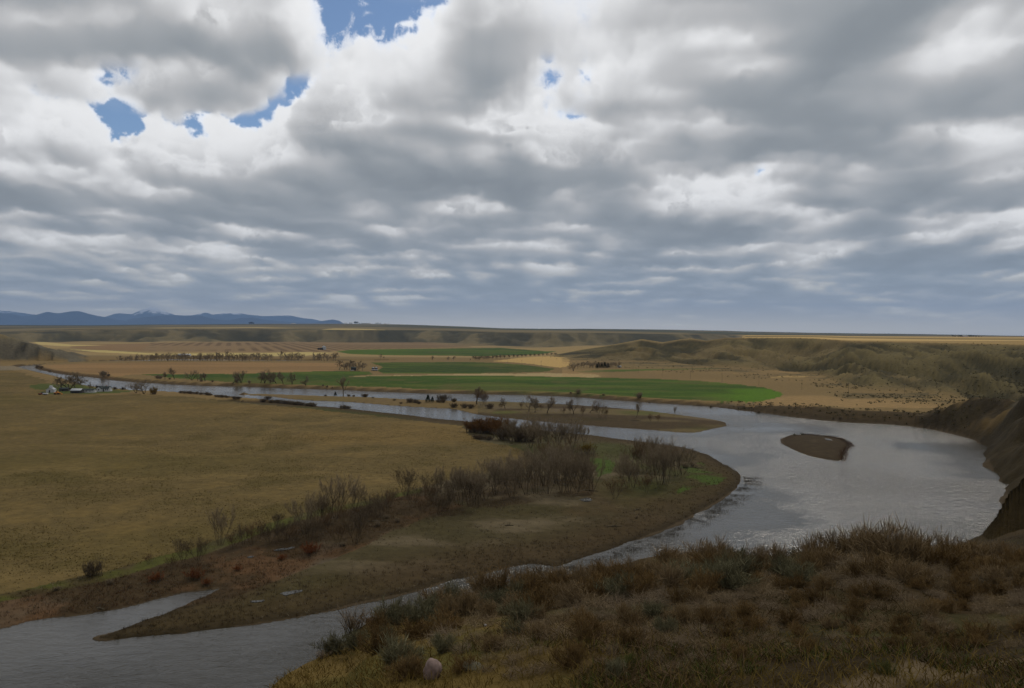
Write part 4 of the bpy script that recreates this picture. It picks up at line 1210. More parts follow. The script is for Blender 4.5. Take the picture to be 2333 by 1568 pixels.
row([(1084, 1000, 13), (1098, 1002, 13), (1112, 1004, 12)], ['willow_dark'], 'hedge_bush', 'bush', 'low dark hedge at the pasture corner', 'low dark bush hugging the pasture edge below the orange willows, {n} from left', base_h=2.0, wide=1.5)
row([(1331, 1036, 36)], ['willow_yellow'], 'yellow_willow', 'bush', None, 'yellow budding willow beside the bright green lawn patch', base_h=2.0)
row([(213, 1313, 46)], ['willow_dark'], 'dark_bush', 'bush', None, 'lone round black bush at the left edge of the pasture', base_h=2.0, wide=.85)
row([(355, 1322, 26), (442, 1320, 34), (710, 1262, 34), (468, 1332, 20), (540, 1300, 16), (640, 1275, 18)], ['willow_red'], 'red_willow', 'bush', 'rust red bushes in the scrub', 'rust-red leafless bush in the dark scrub, {n} from left', base_h=2.0, wide=1.0)
row([(780, 1245, 14), (860, 1200, 16), (1450, 1180, 8), (905, 1190, 14), (1560, 1066, 14), (1578, 1062, 14), (250, 1330, 14), (130, 1345, 14), (880, 1182, 12)], ['willow', 'willow_dark'], 'scrub_bush', 'bush', 'small bushes on the open scrub', 'small bare bush on the open scrub of the point, {n} from left', base_h=2.0, wide=1.2)

# the long island
row([(1086, 921, 45), (1097, 925, 36, 1), (1105, 925, 32, 1), (1151, 931, 28), (1188, 932, 16, 1), (1205, 938, 36), (1219, 940, 36), (1247, 942, 38), (1284, 944, 16, 1), (1307, 944, 36), (1299, 942, 20, 1), (1327, 947, 22, 1), (1344, 941, 26), (1366, 952, 38, 1), (1380, 952, 20, 1),
     (1450, 951, 36, 2), (1535, 948, 24, 2), (1482, 961, 18, 1), (1499, 961, 17, 1), (1141, 932, 13, 1), (1233, 935, 14, 1)],
    ['cottonwood', 'vase_brown', 'sapling'], 'island_tree', 'tree', 'bare trees on the long island', 'bare tree on the grassy half of the long island, {n} from left')
row([(782, 903, 50)], ['sapling'], 'bare_tree', 'tree', None, 'tallest lone bare tree at the narrow left half of the island', wide=1.1)
row([(764, 902, 11), (975, 917, 20), (985, 917, 15)], ['juniper'], 'juniper', 'tree', 'dark evergreens on the island', 'dark green juniper among the island shrubs, {n} from left', base_h=2.0)
row([(741, 902.5, 5), (795, 902.5, 6), (805, 903, 5), (828, 904, 9), (835, 904, 9), (932, 917, 12), (945, 918, 11), (1000, 917, 9), (1013, 917, 10), (1031, 916, 11), (1036, 929, 13), (1060, 929, 13), (1072, 930, 12), (1114, 931, 15), (903, 904, 4), (955, 920, 8), (850, 907, 4), (898, 913, 5), (915, 920, 5), (1006, 911, 18)],
    ['willow_dark', 'willow'], 'island_shrub', 'bush', 'shrubs on the island', 'low dark shrub on the sandy left half of the island, {n} from left', base_h=2.0, wide=1.3)
row([(603 + 8.6 * i, 914.5 + .82 * i + (i % 3) * .5, 11 - (i % 4) * .8) for i in range(14)], ['willow_dark'], 'hedge_bush', 'bush', 'row of bushes at the pasture edge', 'dark bare bush in the dense row between pasture and river, {n} from left', base_h=2.0, wide=1.5)
row([(782, 930.5, 11), (792, 931, 9)], ['willow_dark'], 'bare_bush', 'bush', 'pair of bushes on the pasture bank', 'dark bush standing alone on the pasture bank, {n} from left', base_h=2.0, wide=1.3)
row([(411, 896.5, 7), (422, 897.3, 7.5), (434, 898, 8), (446, 899, 8), (457, 900, 7), (471, 901, 9), (478, 901.5, 6), (497, 905.5, 8), (508, 906.5, 8), (518, 907, 6), (534, 909.5, 8), (543, 911, 6), (552, 912.5, 4)], ['far_shrub'], 'bank_bush', 'bush', 'bushes along the upper pasture bank', 'low dark bush on the upper pasture bank by the river, {n} from left', base_h=2.0, wide=1.4)

# far bank of the river
row([(376, 865, 20), (397, 864.5, 25), (437, 866.5, 25, 1), (450, 868, 17), (467, 869, 24), (530, 874, 28), (549, 877, 33, 1), (594, 872.5, 26), (603, 873.8, 30, 1), (615, 873.8, 30), (630, 875, 27), (645, 876.4, 28), (666, 876.4, 27, 1), (697, 879, 23)],
    ['cottonwood', 'twin_cottonwood'], 'cottonwood', 'tree', 'old cottonwoods on the far bank', 'gnarled bare cottonwood between the far bank and the green field, {n} from left', wide=1.1)
row([(357, 863, 10), (365, 863.5, 9), (387, 865, 6), (460, 870, 7), (485, 871, 6), (540, 877, 8), (569, 874, 9), (239, 858, 18), (246, 858.5, 8), (85, 838.5, 10), (93, 840, 9), (113, 848, 6), (735, 881, 5), (745, 882, 6), (756, 882.5, 4)], ['far_shrub_grey', 'far_shrub'], 'bank_bush', 'bush', 'shrubs on the far bank', 'low shrub on the far river bank, {n} from left', base_h=2.0, wide=.8)
row([(1317, 903, 14), (1455, 914, 18), (1300, 903, 5), (1480, 917, 6), (1375, 908, 6), (1620, 928, 8), (1728, 940, 10), (1915, 960, 9)],
    ['willow', 'willow_dark'], 'bank_bush', 'bush', 'bushes on the cut bank below the green field', 'grey bush on the cut bank across the bend, {n} from left', base_h=2.0, wide=1.0)

# farm trees, groves and rows far off
row([(157, 887, 32, 1), (140, 884, 22), (180, 879, 22), (172, 883, 26)], ['cottonwood', 'twin_cottonwood'], 'farm_tree', 'tree', 'trees round the farmyard', 'bare shade tree crowding over the farm sheds, {n} from left', wide=1.35, hk=1.12)
row([(234, 884, 20), (212, 888, 20, 1)], ['sapling', 'cottonwood'], 'farm_tree', 'tree', 'slim trees by the farmhouse', 'slim bare tree beside the small farmhouse, {n} from left', wide=.8)
row([(311, 896, 26), (328, 898, 31)], ['twin_cottonwood'], 'big_cottonwood', 'tree', 'pair of cottonwoods right of the farm', 'wide bare cottonwood on the pasture bank right of the farm, {n} of two', wide=1.25)
row([(350, 899, 22)], ['willow_yellow'], 'yellow_willow', 'tree', None, 'round yellowish tree right of the two big cottonwoods', base_h=2.0, wide=.9)
row([(262, 888.5, 8), (281, 888.5, 8), (222, 885, 8)], ['far_shrub'], 'yard_bush', 'bush', 'bushes by the farmhouse', 'small dark bush near the farmhouse, {n} from left', base_h=2.0, wide=.8)
row([(773, 843.5, 21), (784, 843.5, 19), (797, 844, 22), (806, 843, 20), (815, 844.5, 23), (826, 844.5, 19), (790, 842, 18)], ['far_tree'], 'grove_tree', 'tree', 'grove at the edge of the tan field', 'dark bare tree in the tight grove by the pale trailer, {n} from left', wide=1.3)
far = []
PR2 = random.Random(8)
xx = 272.0
while xx < 768:
    if not (690 < xx < 712 or 624 < xx < 634 or 745 < xx < 752): far.append((xx, 822.6 + PR2.uniform(-.5, .7), PR2.uniform(14, 23) * (.7 if xx < 340 else 1)))
    xx += PR2.uniform(4.6, 8.6)
row(far, ['far_tree'], 'row_tree', 'tree', 'tree row behind the tan field', 'small bare tree in the long row behind the tan field', wide=1.05)
row([(1307, 846, 20), (1316, 841, 14)] + [(1324 + 6.6 * i, 839 - (i % 3) * .8, 13 + (i * 7 % 4) * .8) for i in range(14)], ['far_tree'], 'grove_tree', 'tree', 'grove below the hills', 'bare tree in the farm grove below the bare hills, {n} from left', wide=1.25)
row([(1364, 839, 14), (1371, 839, 14), (1378, 839, 15), (1385, 839, 13), (1360, 840, 11)], ['juniper'], 'grove_conifer', 'tree', 'evergreens in the grove below the hills', 'small dark evergreen in the grove below the hills, {n} from left', base_h=2.0)
row([(1083 + 9.6 * i, 820.5 - .62 * i, 10.5 - .26 * i) for i in range(20)], ['far_grey'], 'grey_tree', 'tree', 'grey tree belt beyond the green fields', 'pale grey bushy tree in the belt beyond the green fields', wide=1.3)
row([(867, 821, 11), (875, 821, 6), (986, 821, 10), (1021, 821, 9), (1033, 822, 12), (1070, 822, 6), (1088, 822, 9)], ['far_tree'], 'meadow_tree', 'tree', 'scattered trees between the green fields', 'lone small tree between the two far green fields, {n} from left', wide=1.0)
# ------------------------------------------------------------------ foreground slope
def crest_row(x): return np.interp(x, [c[0] for c in CREST], [c[1] for c in CREST])


FR = random.Random(21)
# bushes standing on the crest, against the river: column, foot row, height in pixels, kind
CREST_BUSHES = [(804, 1446, 78, 'twiggy', 1.0, "tall pale twiggy bush at the left end of the crest"), (762, 1492, 52, 'sage', 1.2, "grey-green sagebrush overhanging the left end of the slope"),
                (735, 1502, 30, 'twiggy', 1.3, "gnarled twiggy branch leaning out over the left end of the slope"), (812, 1480, 46, 'sage', 1.2, None), (910, 1392, 42, 'twiggy', 1.2, "dark bare twigs rising from the crest right of the brown clod"), (886, 1398, 30, 'twiggy', 1.2, None),
                (986, 1382, 52, 'rabbitbrush', 1.3, None), (1030, 1372, 46, 'sage', 1.1, None), (1098, 1358, 66, 'rabbitbrush', 1.0, None), (1140, 1350, 62, 'brown_bush', 1.1, None), (1190, 1350, 58, 'rabbitbrush', 1.1, None), (1235, 1340, 52, 'brown_bush', 1.1, None),
                (1350, 1318, 40, 'rabbitbrush', 1.1, None), (1385, 1306, 36, 'twiggy', 1.2, None), (1442, 1306, 48, 'twiggy', .9, "open twiggy bush on the crest against the pale shallows"), (1480, 1312, 44, 'rabbitbrush', 1.1, None), (1528, 1282, 40, 'rabbitbrush', 1.0, None), (1570, 1278, 28, 'rabbitbrush', 1.0, None),
                (1640, 1290, 70, 'rabbitbrush', .95, "tall fan-shaped bush on the middle of the crest"), (1692, 1272, 24, 'brown_bush', 1.2, None), (1722, 1292, 52, 'rabbitbrush', 1.0, None), (1772, 1290, 56, 'rabbitbrush', .95, None), (1812, 1290, 48, 'sage', 1.0, None), (1855, 1290, 78, 'rabbitbrush', .95, None),
                (1905, 1275, 66, 'brown_bush', 1.0, None), (1935, 1272, 76, 'rabbitbrush', 1.0, None), (1978, 1280, 86, 'rabbitbrush', 1.0, None), (2020, 1285, 108, 'rabbitbrush', 1.05, "largest bush of the crest, a tall straw-tipped clump"), (2062, 1285, 96, 'rabbitbrush', .9, None), (2098, 1268, 62, 'brown_bush', .9, None), (2146, 1262, 62, 'twiggy', .8, "lone upright twiggy bush at the right end of the crest"),
                (1885, 1300, 60, 'rabbitbrush', 1.1, None), (2000, 1320, 70, 'rabbitbrush', 1.2, None), (2070, 1330, 66, 'rabbitbrush', 1.2, None), (1560, 1330, 58, 'sage', 1.2, None), (1660, 1340, 70, 'sage', 1.2, None)]
KN = dict(sage=('sagebrush', 'sagebrush'), rabbitbrush=('rabbitbrush', 'bush'), brown_bush=('brown_bush', 'bush'), tangle=('dead_weed', 'dead weeds'), greasewood=('green_bush', 'bush'), twiggy=('twiggy_bush', 'bush'))
DESC = dict(sage='grey-green sagebrush', rabbitbrush='straw-tipped brown brush', brown_bush='dark brown dead bush', tangle='tangled pale dead weed', greasewood='dull green spiky bush', twiggy='bare twiggy bush')


def bush(kind, px, py, hpx, wide, label, group):
    p = hit(px, py)[0]
    if np.isnan(p[0]):
        p = hit(px, py + 14)[0]
        if np.isnan(p[0]): return None
    s = hpx / FPX * p[1]
    if kind == 'tangle': s /= .75
    zt = float(near_height(np.float32([p[0]]), np.float32([p[1]]))[0][0])
    return plant(kind, FR.randrange(99), KN[kind][0], p[0], p[1], zt - .03, s, s * wide, FR.uniform(0, 6.28), label, KN[kind][1], group, FR.uniform(-.12, .12))


for (x, y, h, k, w, lb) in CREST_BUSHES:
    zone = 'left part' if x < 1260 else ('middle' if x < 1760 else 'right part')
    bush(k, x, y, h, w, lb or f"{DESC[k]} lining the {zone} of the foreground crest", None if lb else f"brush along the {zone} of the crest")
placed = [(x, y) for x, y, *_ in CREST_BUSHES]
tries = 0; count = 0
while tries < 6000 and count < 300:
    tries += 1
    x = FR.uniform(690, 2345); y = FR.uniform(1270, 1545)
    c = crest_row(x)
    if y < c + 26: continue
    if x < 1010 and y > 1495 and not (870 < x < 960): continue
    if y > 1490 and FR.random() < .4: continue
    if x > 1700 and y > 1340 and FR.random() < .3: continue
    if x > 1700 and y > 1490 - (x - 1700) * .0: continue
    sp = 20 + (y - 1270) * .085
    if any(abs(x - a) < sp * 1.25 and abs(y - b) < sp * .55 for a, b in placed): continue
    d = y - c
    if x < 1000: k = FR.choices(['sage', 'brown_bush', 'tangle', 'rabbitbrush'], [5, 3, 3, 1])[0]
    elif d < 70: k = FR.choices(['rabbitbrush', 'sage', 'brown_bush', 'tangle'], [4, 3, 3, 2])[0]
    elif d < 150: k = FR.choices(['rabbitbrush', 'sage', 'brown_bush', 'tangle'], [2, 3, 3, 5])[0]
    else: k = FR.choices(['sage', 'brown_bush', 'tangle', 'greasewood'], [1, 3, 8, .5])[0]
    if x > 1650 and d > 60: k = FR.choices(['brown_bush', 'tangle', 'rabbitbrush'], [5, 4, 1])[0]
    h = FR.uniform(38, 68) * (1.0 if d < 110 else .9) * (.78 if k == 'tangle' else 1) * (.8 if x > 1650 and d > 60 else 1)
    zone = 'left end of the dark slope' if x < 1000 else ('dark slope left of centre' if x < 1400 else ('middle of the dark slope' if x < 1760 else 'right part of the dark slope'))
    if bush(k, x, y, h, FR.uniform(.95, 1.35), f"{DESC[k]} on the {zone} below the crest", f"{DESC[k]} on the {zone}"):
        placed.append((x, y)); count += 1
bush('greasewood', 2015, 1536, 42, 1.2, "dull green spiky bush beside the track at the lower right", None)
bush('sage', 905, 1520, 78, 1.15, "pale sagebrush just left of the pink boulder", None)
bush('brown_bush', 935, 1546, 56, 1.3, "brown bush hugging the left side of the pink boulder", None)


def rock(name, px, py, wpx, hpx, mat, label, seed, squash=1.0, cat='rock', sink=.12, block=0.0):
    p = hit(px, py)[0]
    if np.isnan(p[0]): p = hit(px, py + 16)[0]
    rng = np.random.default_rng(seed)
    bm = bmesh.new(); bmesh.ops.create_icosphere(bm, subdivisions=4, radius=1.0)
    W, Hh = wpx / FPX * p[1] / 2, hpx / FPX * p[1] / 2
    ph = rng.uniform(0, 6, 12)
    for v in bm.verts:
        n = v.co.copy()
        f = 1 + .10 * math.sin(3 * n.x + ph[0]) * math.sin(2.5 * n.y + ph[1]) + .08 * math.sin(4 * n.z + ph[2] + 2 * n.x) + .03 * math.sin(9 * n.x + ph[3]) * math.sin(8 * n.z + ph[4])
        if block:
            k = max(abs(n.x), abs(n.y), abs(n.z)); f *= (1 - block) + block / k * .8
        v.co = Vector((n.x * W * f, n.y * W * squash * f, (n.z * f + 1 - sink * 2) * Hh))
    me = bpy.data.meshes.new(name); bm.to_mesh(me); bm.free(); me.materials.append(mat)
    for q in me.polygons: q.use_smooth = True
    o = bpy.data.objects.new(name, me); C.objects.link(o); o.location = (p[0], p[1], p[2] - .02); o.rotation_euler = (0, 0, rng.uniform(-.4, .4))
    return tag(o, label, cat)


PINK = plain("pink granite", (.19, .135, .115), .3, 14.0)
rock('boulder', 985, 1548, 46, 50, PINK, "rounded pink boulder in the grass at the bottom of the slope", 2)
rock('flat_rock', 1075, 1526, 52, 16, plain("lichen rock", (.085, .075, .045), .4, 9.0), "flat mossy rock half buried in grass right of the boulder", 4)
rock('earth_clod', 848, 1410, 26, 25, plain("red brown clay", (.060, .036, .022), .35, 12.0), "reddish brown earth clod perched on the crest above the river", 6, block=.6)
rock('earth_clod', 878, 1408, 34, 26, plain("yellow brown clay", (.075, .052, .030), .35, 12.0), "yellow-brown earth block beside the gap in the crest", 8, block=.55)
rock('white_stone', 1105, 1428, 8, 9, plain("white stone", (.45, .44, .43), .15, 12.0), "small white stone among the dead weeds", 7)


def strew(name, n, region, length, width, mat, lean, seed, label, clump=.0, region_near=True, seg=2, up=1.0):
    """countless blades, spread evenly over the slope as seen from the track"""
    rng = np.random.default_rng(seed)
    n = int(n * 1.5); x = rng.uniform(560, 3000, n * 3); y = rng.uniform(1150, 1720, n * 3)
    k = region(x, y, rng); x, y = x[k][:n], y[k][:n]
    p = hit(x, y); ok = ~np.isnan(p[:, 0]); p = p[ok]
    nz = fbm(p[:, 0].astype(np.float32), p[:, 1].astype(np.float32), 1.6, 3)
    p = p[nz > clump - .6]; m = len(p)
    d = rng.normal(size=(m, 3)) * lean; d[:, 2] = np.abs(d[:, 2]) * .3 + up; d /= np.linalg.norm(d, axis=1, keepdims=True)
    L = length * rng.uniform(.5, 1.35, m); b = rng.normal(size=(m, 3)) * L[:, None] * .35; b[:, 2] = -np.abs(b[:, 2]) * .4
    p[:, 2] = near_height(p[:, 0].astype(np.float32), p[:, 1].astype(np.float32))[0] - .02
    mb = MB(); mb.blades(p, d, L, width * (.6 + p[:, 1] / 24), b, rng, seg)
    return tag(mb.build(name, mat), label, None, None, 'stuff')


strew('dry_grass', 26000, lambda x, y, r: (y > crest_row(x)) & ((x < 1050) | (y > 1440)) & (r.random(x.size) < np.clip((1150 - x) / 500, .22, 1)), .17, .011, rnd_mat("ochre dry grass", (.23, .155, .052), .35, hue=(.15, .122, .038)), .55, 1, None)
strew('green_grass', 12000, lambda x, y, r: (y > np.maximum(crest_row(x), 1470)) & (x > 800) & (r.random(x.size) < .9), .14, .011, rnd_mat("green spring grass", (.066, .082, .020), .35), .5, 2, None, clump=.62)
strew('dead_thatch', 17000, lambda x, y, r: (y > crest_row(x) + 4) & (x > 760) & ~((x < 1000) & (y > 1490)), .26, .010, rnd_mat("dead grey stalks", (.20, .155, .11), .5, hue=(.11, .072, .042)), 1.1, 3, None, up=.5, clump=.66)
strew('brown_grass', 11000, lambda x, y, r: (y > crest_row(x)) & (x > 900), .20, .012, rnd_mat("brown dead grass", (.082, .062, .030), .4), .75, 4, None, up=.8, clump=.6)


# ------------------------------------------------------------------ brush and weeds nobody could count, out on the valley
def scatter_world(name, P, n_blades, length, width, mat, seed, lean=.6, seg=1):
    rng = np.random.default_rng(seed)
    m = len(P); k = n_blades
    Q = np.repeat(P, k, 0); sc = np.repeat(rng.uniform(.6, 1.4, m), k)
    Q = Q + rng.normal(size=Q.shape) * np.array([1, 1, 0]) * (length * .35 * sc)[:, None]
    d = rng.normal(size=Q.shape) * lean; d[:, 2] = np.abs(d[:, 2]) + .8; d /= np.linalg.norm(d, axis=1, keepdims=True)
    mb = MB(); mb.blades(Q, d, length * sc * rng.uniform(.6, 1.2, len(Q)), width * sc, None, rng, seg)
    return tag(mb.build(name, mat), None, None, None, 'stuff')


def brush_points():
    rng = np.random.default_rng(77)
    n = 60000
    az = rng.uniform(math.atan((1230 - 1166.5) / FPX), math.radians(36), n); Y = 1 / rng.uniform(1 / 1750, 1 / 330, n)
    x = (np.tan(az) * Y).astype(np.float32); y = Y.astype(np.float32)
    z, e = height(x, y, True)
    up = (e['t1'] > .02) & (e['Y1'] < e['c'][2])
    den = np.where(up, .18 + .6 * ssn(.0, .4, fbm(x, y, 40, 4)) + .3 * (e['rid1'] < .7), 0)
    den = np.where(~up & (e['Y1'] > e['c'][0] * .80) & (e['Y1'] <= e['c'][0]) & (y > 480), .55 * ssn(.0, .25, fbm(x * .5, y, 24, 4)), den)
    den = np.where((e['d'] < 34) & (e['d'] > 2) & ~up & (e['px'] > 1660) & (y > 380), .32, den)
    k = (rng.random(n) < den * .42) & ~e['near'] & (e['d'] > 2) & (e['Y1'] > 0)
    return np.stack([x[k], y[k], z[k]], 1)[:9000]


scatter_world('hillside_brush', brush_points(), 9, 1.0, .36, rnd_mat("hillside brush", (.085, .075, .048), .35), 5, lean=.9)


def scrub_points(n, seed, cond):
    rng = np.random.default_rng(seed)
    x = rng.uniform(-160, 170, n).astype(np.float32); y = (1 / rng.uniform(1 / 560, 1 / 120, n)).astype(np.float32)
    d = shore(x, y)
    px = x / y * FPX + 1166.5
    k = (d > .3) & (px < 1720) & ~inside(x, y, W_ISLAND) & (near_height(x, y)[0] < 0)
    k &= cond(x, y, d, rng)
    x, y = x[k], y[k]
    return np.stack([x, y, height(x, y)], 1)


WF = wp(FIELD_NEAR)
scatter_world('undergrowth', scrub_points(46000, 8, lambda x, y, d, r: ~inside(x, y, WF) & (fbm(x, y, 18, 4) + r.normal(size=x.size) * .35 > .12)), 5, .42, .06, rnd_mat("low brown weeds", (.085, .066, .040), .4, hue=(.10, .085, .055)), 9, lean=.9)
scatter_world('dead_weeds', scrub_points(30000, 9, lambda x, y, d, r: ~inside(x, y, WF) & (fbm(x * .8 + 90, y * 1.6, 24, 4) + r.normal(size=x.size) * .3 > .3)), 4, .40, .07, rnd_mat("bleached weeds", (.20, .17, .135), .3), 10, lean=1.3)
scatter_world('shore_weeds', scrub_points(40000, 11, lambda x, y, d, r: ~inside(x, y, WF) & (d < 15) & (r.random(x.size) < .8)), 6, .55, .05, rnd_mat("dark shore weeds", (.075, .050, .032), .35), 12, lean=.5)
scatter_world('thicket_floor', scrub_points(60000, 17, lambda x, y, d, r: inside(x, y, wp(THICKET)) & (fbm(x, y, 5, 3) > -.2)), 7, .75, .04, rnd_mat("thicket brush", (.085, .060, .040), .4), 18, lean=.7)
scatter_world('wet_scrub', scrub_points(30000, 13, lambda x, y, d, r: inside(x, y, wp(WET)) & (fbm(x, y, 9, 3) > -.1)), 6, .65, .05, rnd_mat("reddish scrub", (.085, .045, .026), .4), 14, lean=.8)
scatter_world('pasture_grass', scrub_points(150000, 15, lambda x, y, d, r: inside(x, y, WF) & (fbm(x, y, 15, 4) + r.normal(size=x.size) * .3 > .0)), 3, .24, .10, rnd_mat("pasture grass", (.165, .118, .048), .35, hue=(.11, .09, .034)), 16, lean=1.2)


def reed_points():
    rng = np.random.default_rng(31); n = 22000
    path = np.array([ground(a, b, 0)[:2] for a, b in OUTER[OUTER.index((1691, 1085)):OUTER.index((1264, 1294)) + 1]])
    L = np.concatenate([[0], np.cumsum(np.hypot(*np.diff(path, axis=0).T))])
    t = rng.random(n) * L[-1]
    q = np.stack([np.interp(t, L, path[:, 0]), np.interp(t, L, path[:, 1])], 1)
    q = q + np.stack([np.abs(rng.normal(size=n)) * 3.0, -np.abs(rng.normal(size=n)) * 2.4], 1)
    c = fbm(q[:, 0].astype(np.float32), q[:, 1].astype(np.float32), 2.6, 4) + rng.normal(size=n) * .25 > .02
    q = q[c]; d = shore(q[:, 0], q[:, 1])
    q = q[(d < .5) & (d > -7.5)]
    return np.concatenate([q, np.full((len(q), 1), -.05)], 1)


scatter_world('reeds', reed_points(), 2, .34, .030, rnd_mat("drowned reeds", (.075, .058, .040), .3), 33, lean=.6)


def bar_points():
    rng = np.random.default_rng(35); path = np.array([ground(a, b, 0)[:2] for a, b in SANDBAR[3:11]])
    t = rng.random(900) * (len(path) - 1); i = np.minimum(t.astype(int), len(path) - 2); f = (t - i)[:, None]
    q = path[i] * (1 - f) + path[i + 1] * f + rng.normal(size=(900, 2)) * .7
    z = np.maximum(height(q[:, 0], q[:, 1]), 0)
    return np.c_[q, z]


scatter_world('bar_weeds', bar_points(), 5, .7, .06, rnd_mat("rusty bar weeds", (.080, .045, .026), .3), 36, lean=.5)


# ------------------------------------------------------------------ farm and other things out on the valley
WHITE = plain("white boards", (.46, .46, .45), .08, 1.5); ROOF = plain("dark green roofing", (.035, .043, .040), .3, 2.0); TIN = plain("tin roofing", (.36, .37, .38), .15, 1.2, .45, .4)
OLDWOOD = plain("old dark boards", (.060, .055, .050), .35, 2.0); GLASS = plain("dark window", (.02, .022, .025), .1, 1.0, .15, .5); IRON = plain("dark iron", (.04, .04, .042), .2, 3.0)
ORANGE_P = plain("orange machine paint", (.55, .20, .015), .15, 2.0, .5, .3); TYRE = plain("black rubber", (.018, .018, .018), .2, 4.0); RED_P = plain("dull red paint", (.16, .03, .025), .2, 2.0); STEEL = plain("galvanised steel", (.50, .52, .54), .12, 1.0, .4, .5)
POLE = plain("pole timber", (.085, .070, .055), .25, 3.0)


def gable(mb_wall, mb_roof, L, W, Hw, rise, ov=.25, th=.12, x0=0.0, y0=0.0, along='x', z0=0.0):
    """walls with gable ends, and a pitched roof as two thick slabs"""
    def T(p): return [(x0 + (a if along == 'x' else b), y0 + (b if along == 'x' else a), c + z0) for a, b, c in p]
    w = W / 2; l = L / 2
    v = [(-l, -w, 0), (l, -w, 0), (l, w, 0), (-l, w, 0), (-l, -w, Hw), (l, -w, Hw), (l, w, Hw), (-l, w, Hw), (-l, 0, Hw + rise), (l, 0, Hw + rise)]
    mb_wall.poly(T(v), q=[[0, 1, 5, 4], [2, 3, 7, 6], [0, 4, 7, 3], [1, 2, 6, 5]], t=[[4, 8, 7], [5, 6, 9]])
    s = rise / w; e = w + ov
    for sg in (-1, 1):
        a = [(-l - ov, 0, Hw + rise + .02), (l + ov, 0, Hw + rise + .02), (l + ov, sg * e, Hw - ov * s + .02), (-l - ov, sg * e, Hw - ov * s + .02)]
        b = [(p[0], p[1], p[2] + th) for p in a]
        mb_roof.poly(T(a + b), q=[[0, 1, 2, 3], [7, 6, 5, 4], [0, 4, 5, 1], [1, 5, 6, 2], [2, 6, 7, 3], [3, 7, 4, 0]])


def thing(name, px, py, label, cat, rz=0.0, group=None, scale=1.0):
    x, y, z = stand(px, py)
    o = bpy.data.objects.new(name, None); C.objects.link(o); o.location = (x, y, z - .03); o.rotation_euler = (0, 0, rz); o.scale = (scale,) * 3
    return tag(o, label, cat, group)


def panel(name, parent, mat, x0, x1, y0, y1, z0, z1):
    m = MB(); m.box(x0, x1, y0, y1, z0, z1); return m.build(name, mat, parent)


def disc(name, parent, mat, c, r, t, axis='y', k=18):
    m = MB(); a = np.array(c, float); dv = np.array([0, 1.0, 0]) if axis == 'y' else np.array([0, 0, 1.0])
    m.tube([a - dv * t, a - dv * t * .98, a + dv * t * .98, a + dv * t], [r * .05, r, r, r * .05], k); return m.build(name, mat, parent)


# white granary with cupola
t = thing('granary', 116.5, 894.3, "white gabled granary with a small cupola, leftmost farm building", 'shed', .1)
w, r_ = MB(), MB(); gable(w, r_, 5.2, 5.0, 2.2, 1.5, along='y'); w.build('wall', WHITE, t); rf = r_.build('roof', TIN, t)
w, r_ = MB(), MB(); gable(w, r_, 1.7, 1.7, .9, .5, z0=3.45, ov=.15); cu = w.build('cupola', WHITE, t); r_.build('cupola_roof', TIN, cu); panel('door', t, OLDWOOD, -.5, .5, -2.66, -2.6, .05, 1.9)
# dark shed under the trees
t = thing('wood_shed', 147, 891.5, "low dark wooden shed under the big farm tree", 'shed', .05)
w, r_ = MB(), MB(); gable(w, r_, 6.2, 4.4, 1.7, .9); w.build('wall', OLDWOOD, t); r_.build('roof', ROOF, t); panel('door', t, IRON, -.6, .6, -2.27, -2.21, .05, 1.5)
# tin roofed open shed
t = thing('tin_shed', 176, 895.8, "open shed with a bright tin roof in the middle of the farm", 'shed', -.05)
w, r_ = MB(), MB(); gable(w, r_, 7.6, 5.0, 1.9, 1.3); w.build('wall', OLDWOOD, t); r_.build('roof', TIN, t); panel('opening_shade', t, IRON, -2.8, 2.8, -2.57, -2.51, .05, 1.6)  # a dark sheet on the closed wall stands for the shaded interior
# long white barn
t = thing('long_shed', 201, 894.6, "long low white shed with a dark roof beside the farmhouse", 'shed', -.08)
w, r_ = MB(), MB(); gable(w, r_, 16.0 * .64, 4.4, 1.9, .8); w.build('wall', WHITE, t); r_.build('roof', ROOF, t)
for k in range(3): panel('window', t, GLASS, -3.2 + k * 2.8, -2.5 + k * 2.8, -2.26, -2.21, .9, 1.5)
# farmhouse: long range with a front gable
t = thing('farmhouse', 238.5, 891.8, "small white farmhouse with dark roof and front gable", 'house', -.12)
w, r_ = MB(), MB(); gable(w, r_, 9.2, 5.0, 2.3, 1.6); gable(w, r_, 3.0, 4.2, 2.25, 1.45, y0=-3.2, x0=-1.8, along='y')
w.build('wall', WHITE, t); rf = r_.build('roof', ROOF, t); panel('chimney', rf, plain("brick", (.22, .09, .06), .3, 6), 1.2, 1.7, .1, .6, 3.3, 4.6)
panel('door', t, OLDWOOD, .4, 1.2, -2.56, -2.51, .05, 1.95)
for x0 in (2.0, 3.4): panel('window', t, GLASS, x0, x0 + .8, -2.56, -2.51, 1.0, 1.9)
panel('window', t, GLASS, -2.3, -1.3, -4.76, -4.71, .9, 1.9)
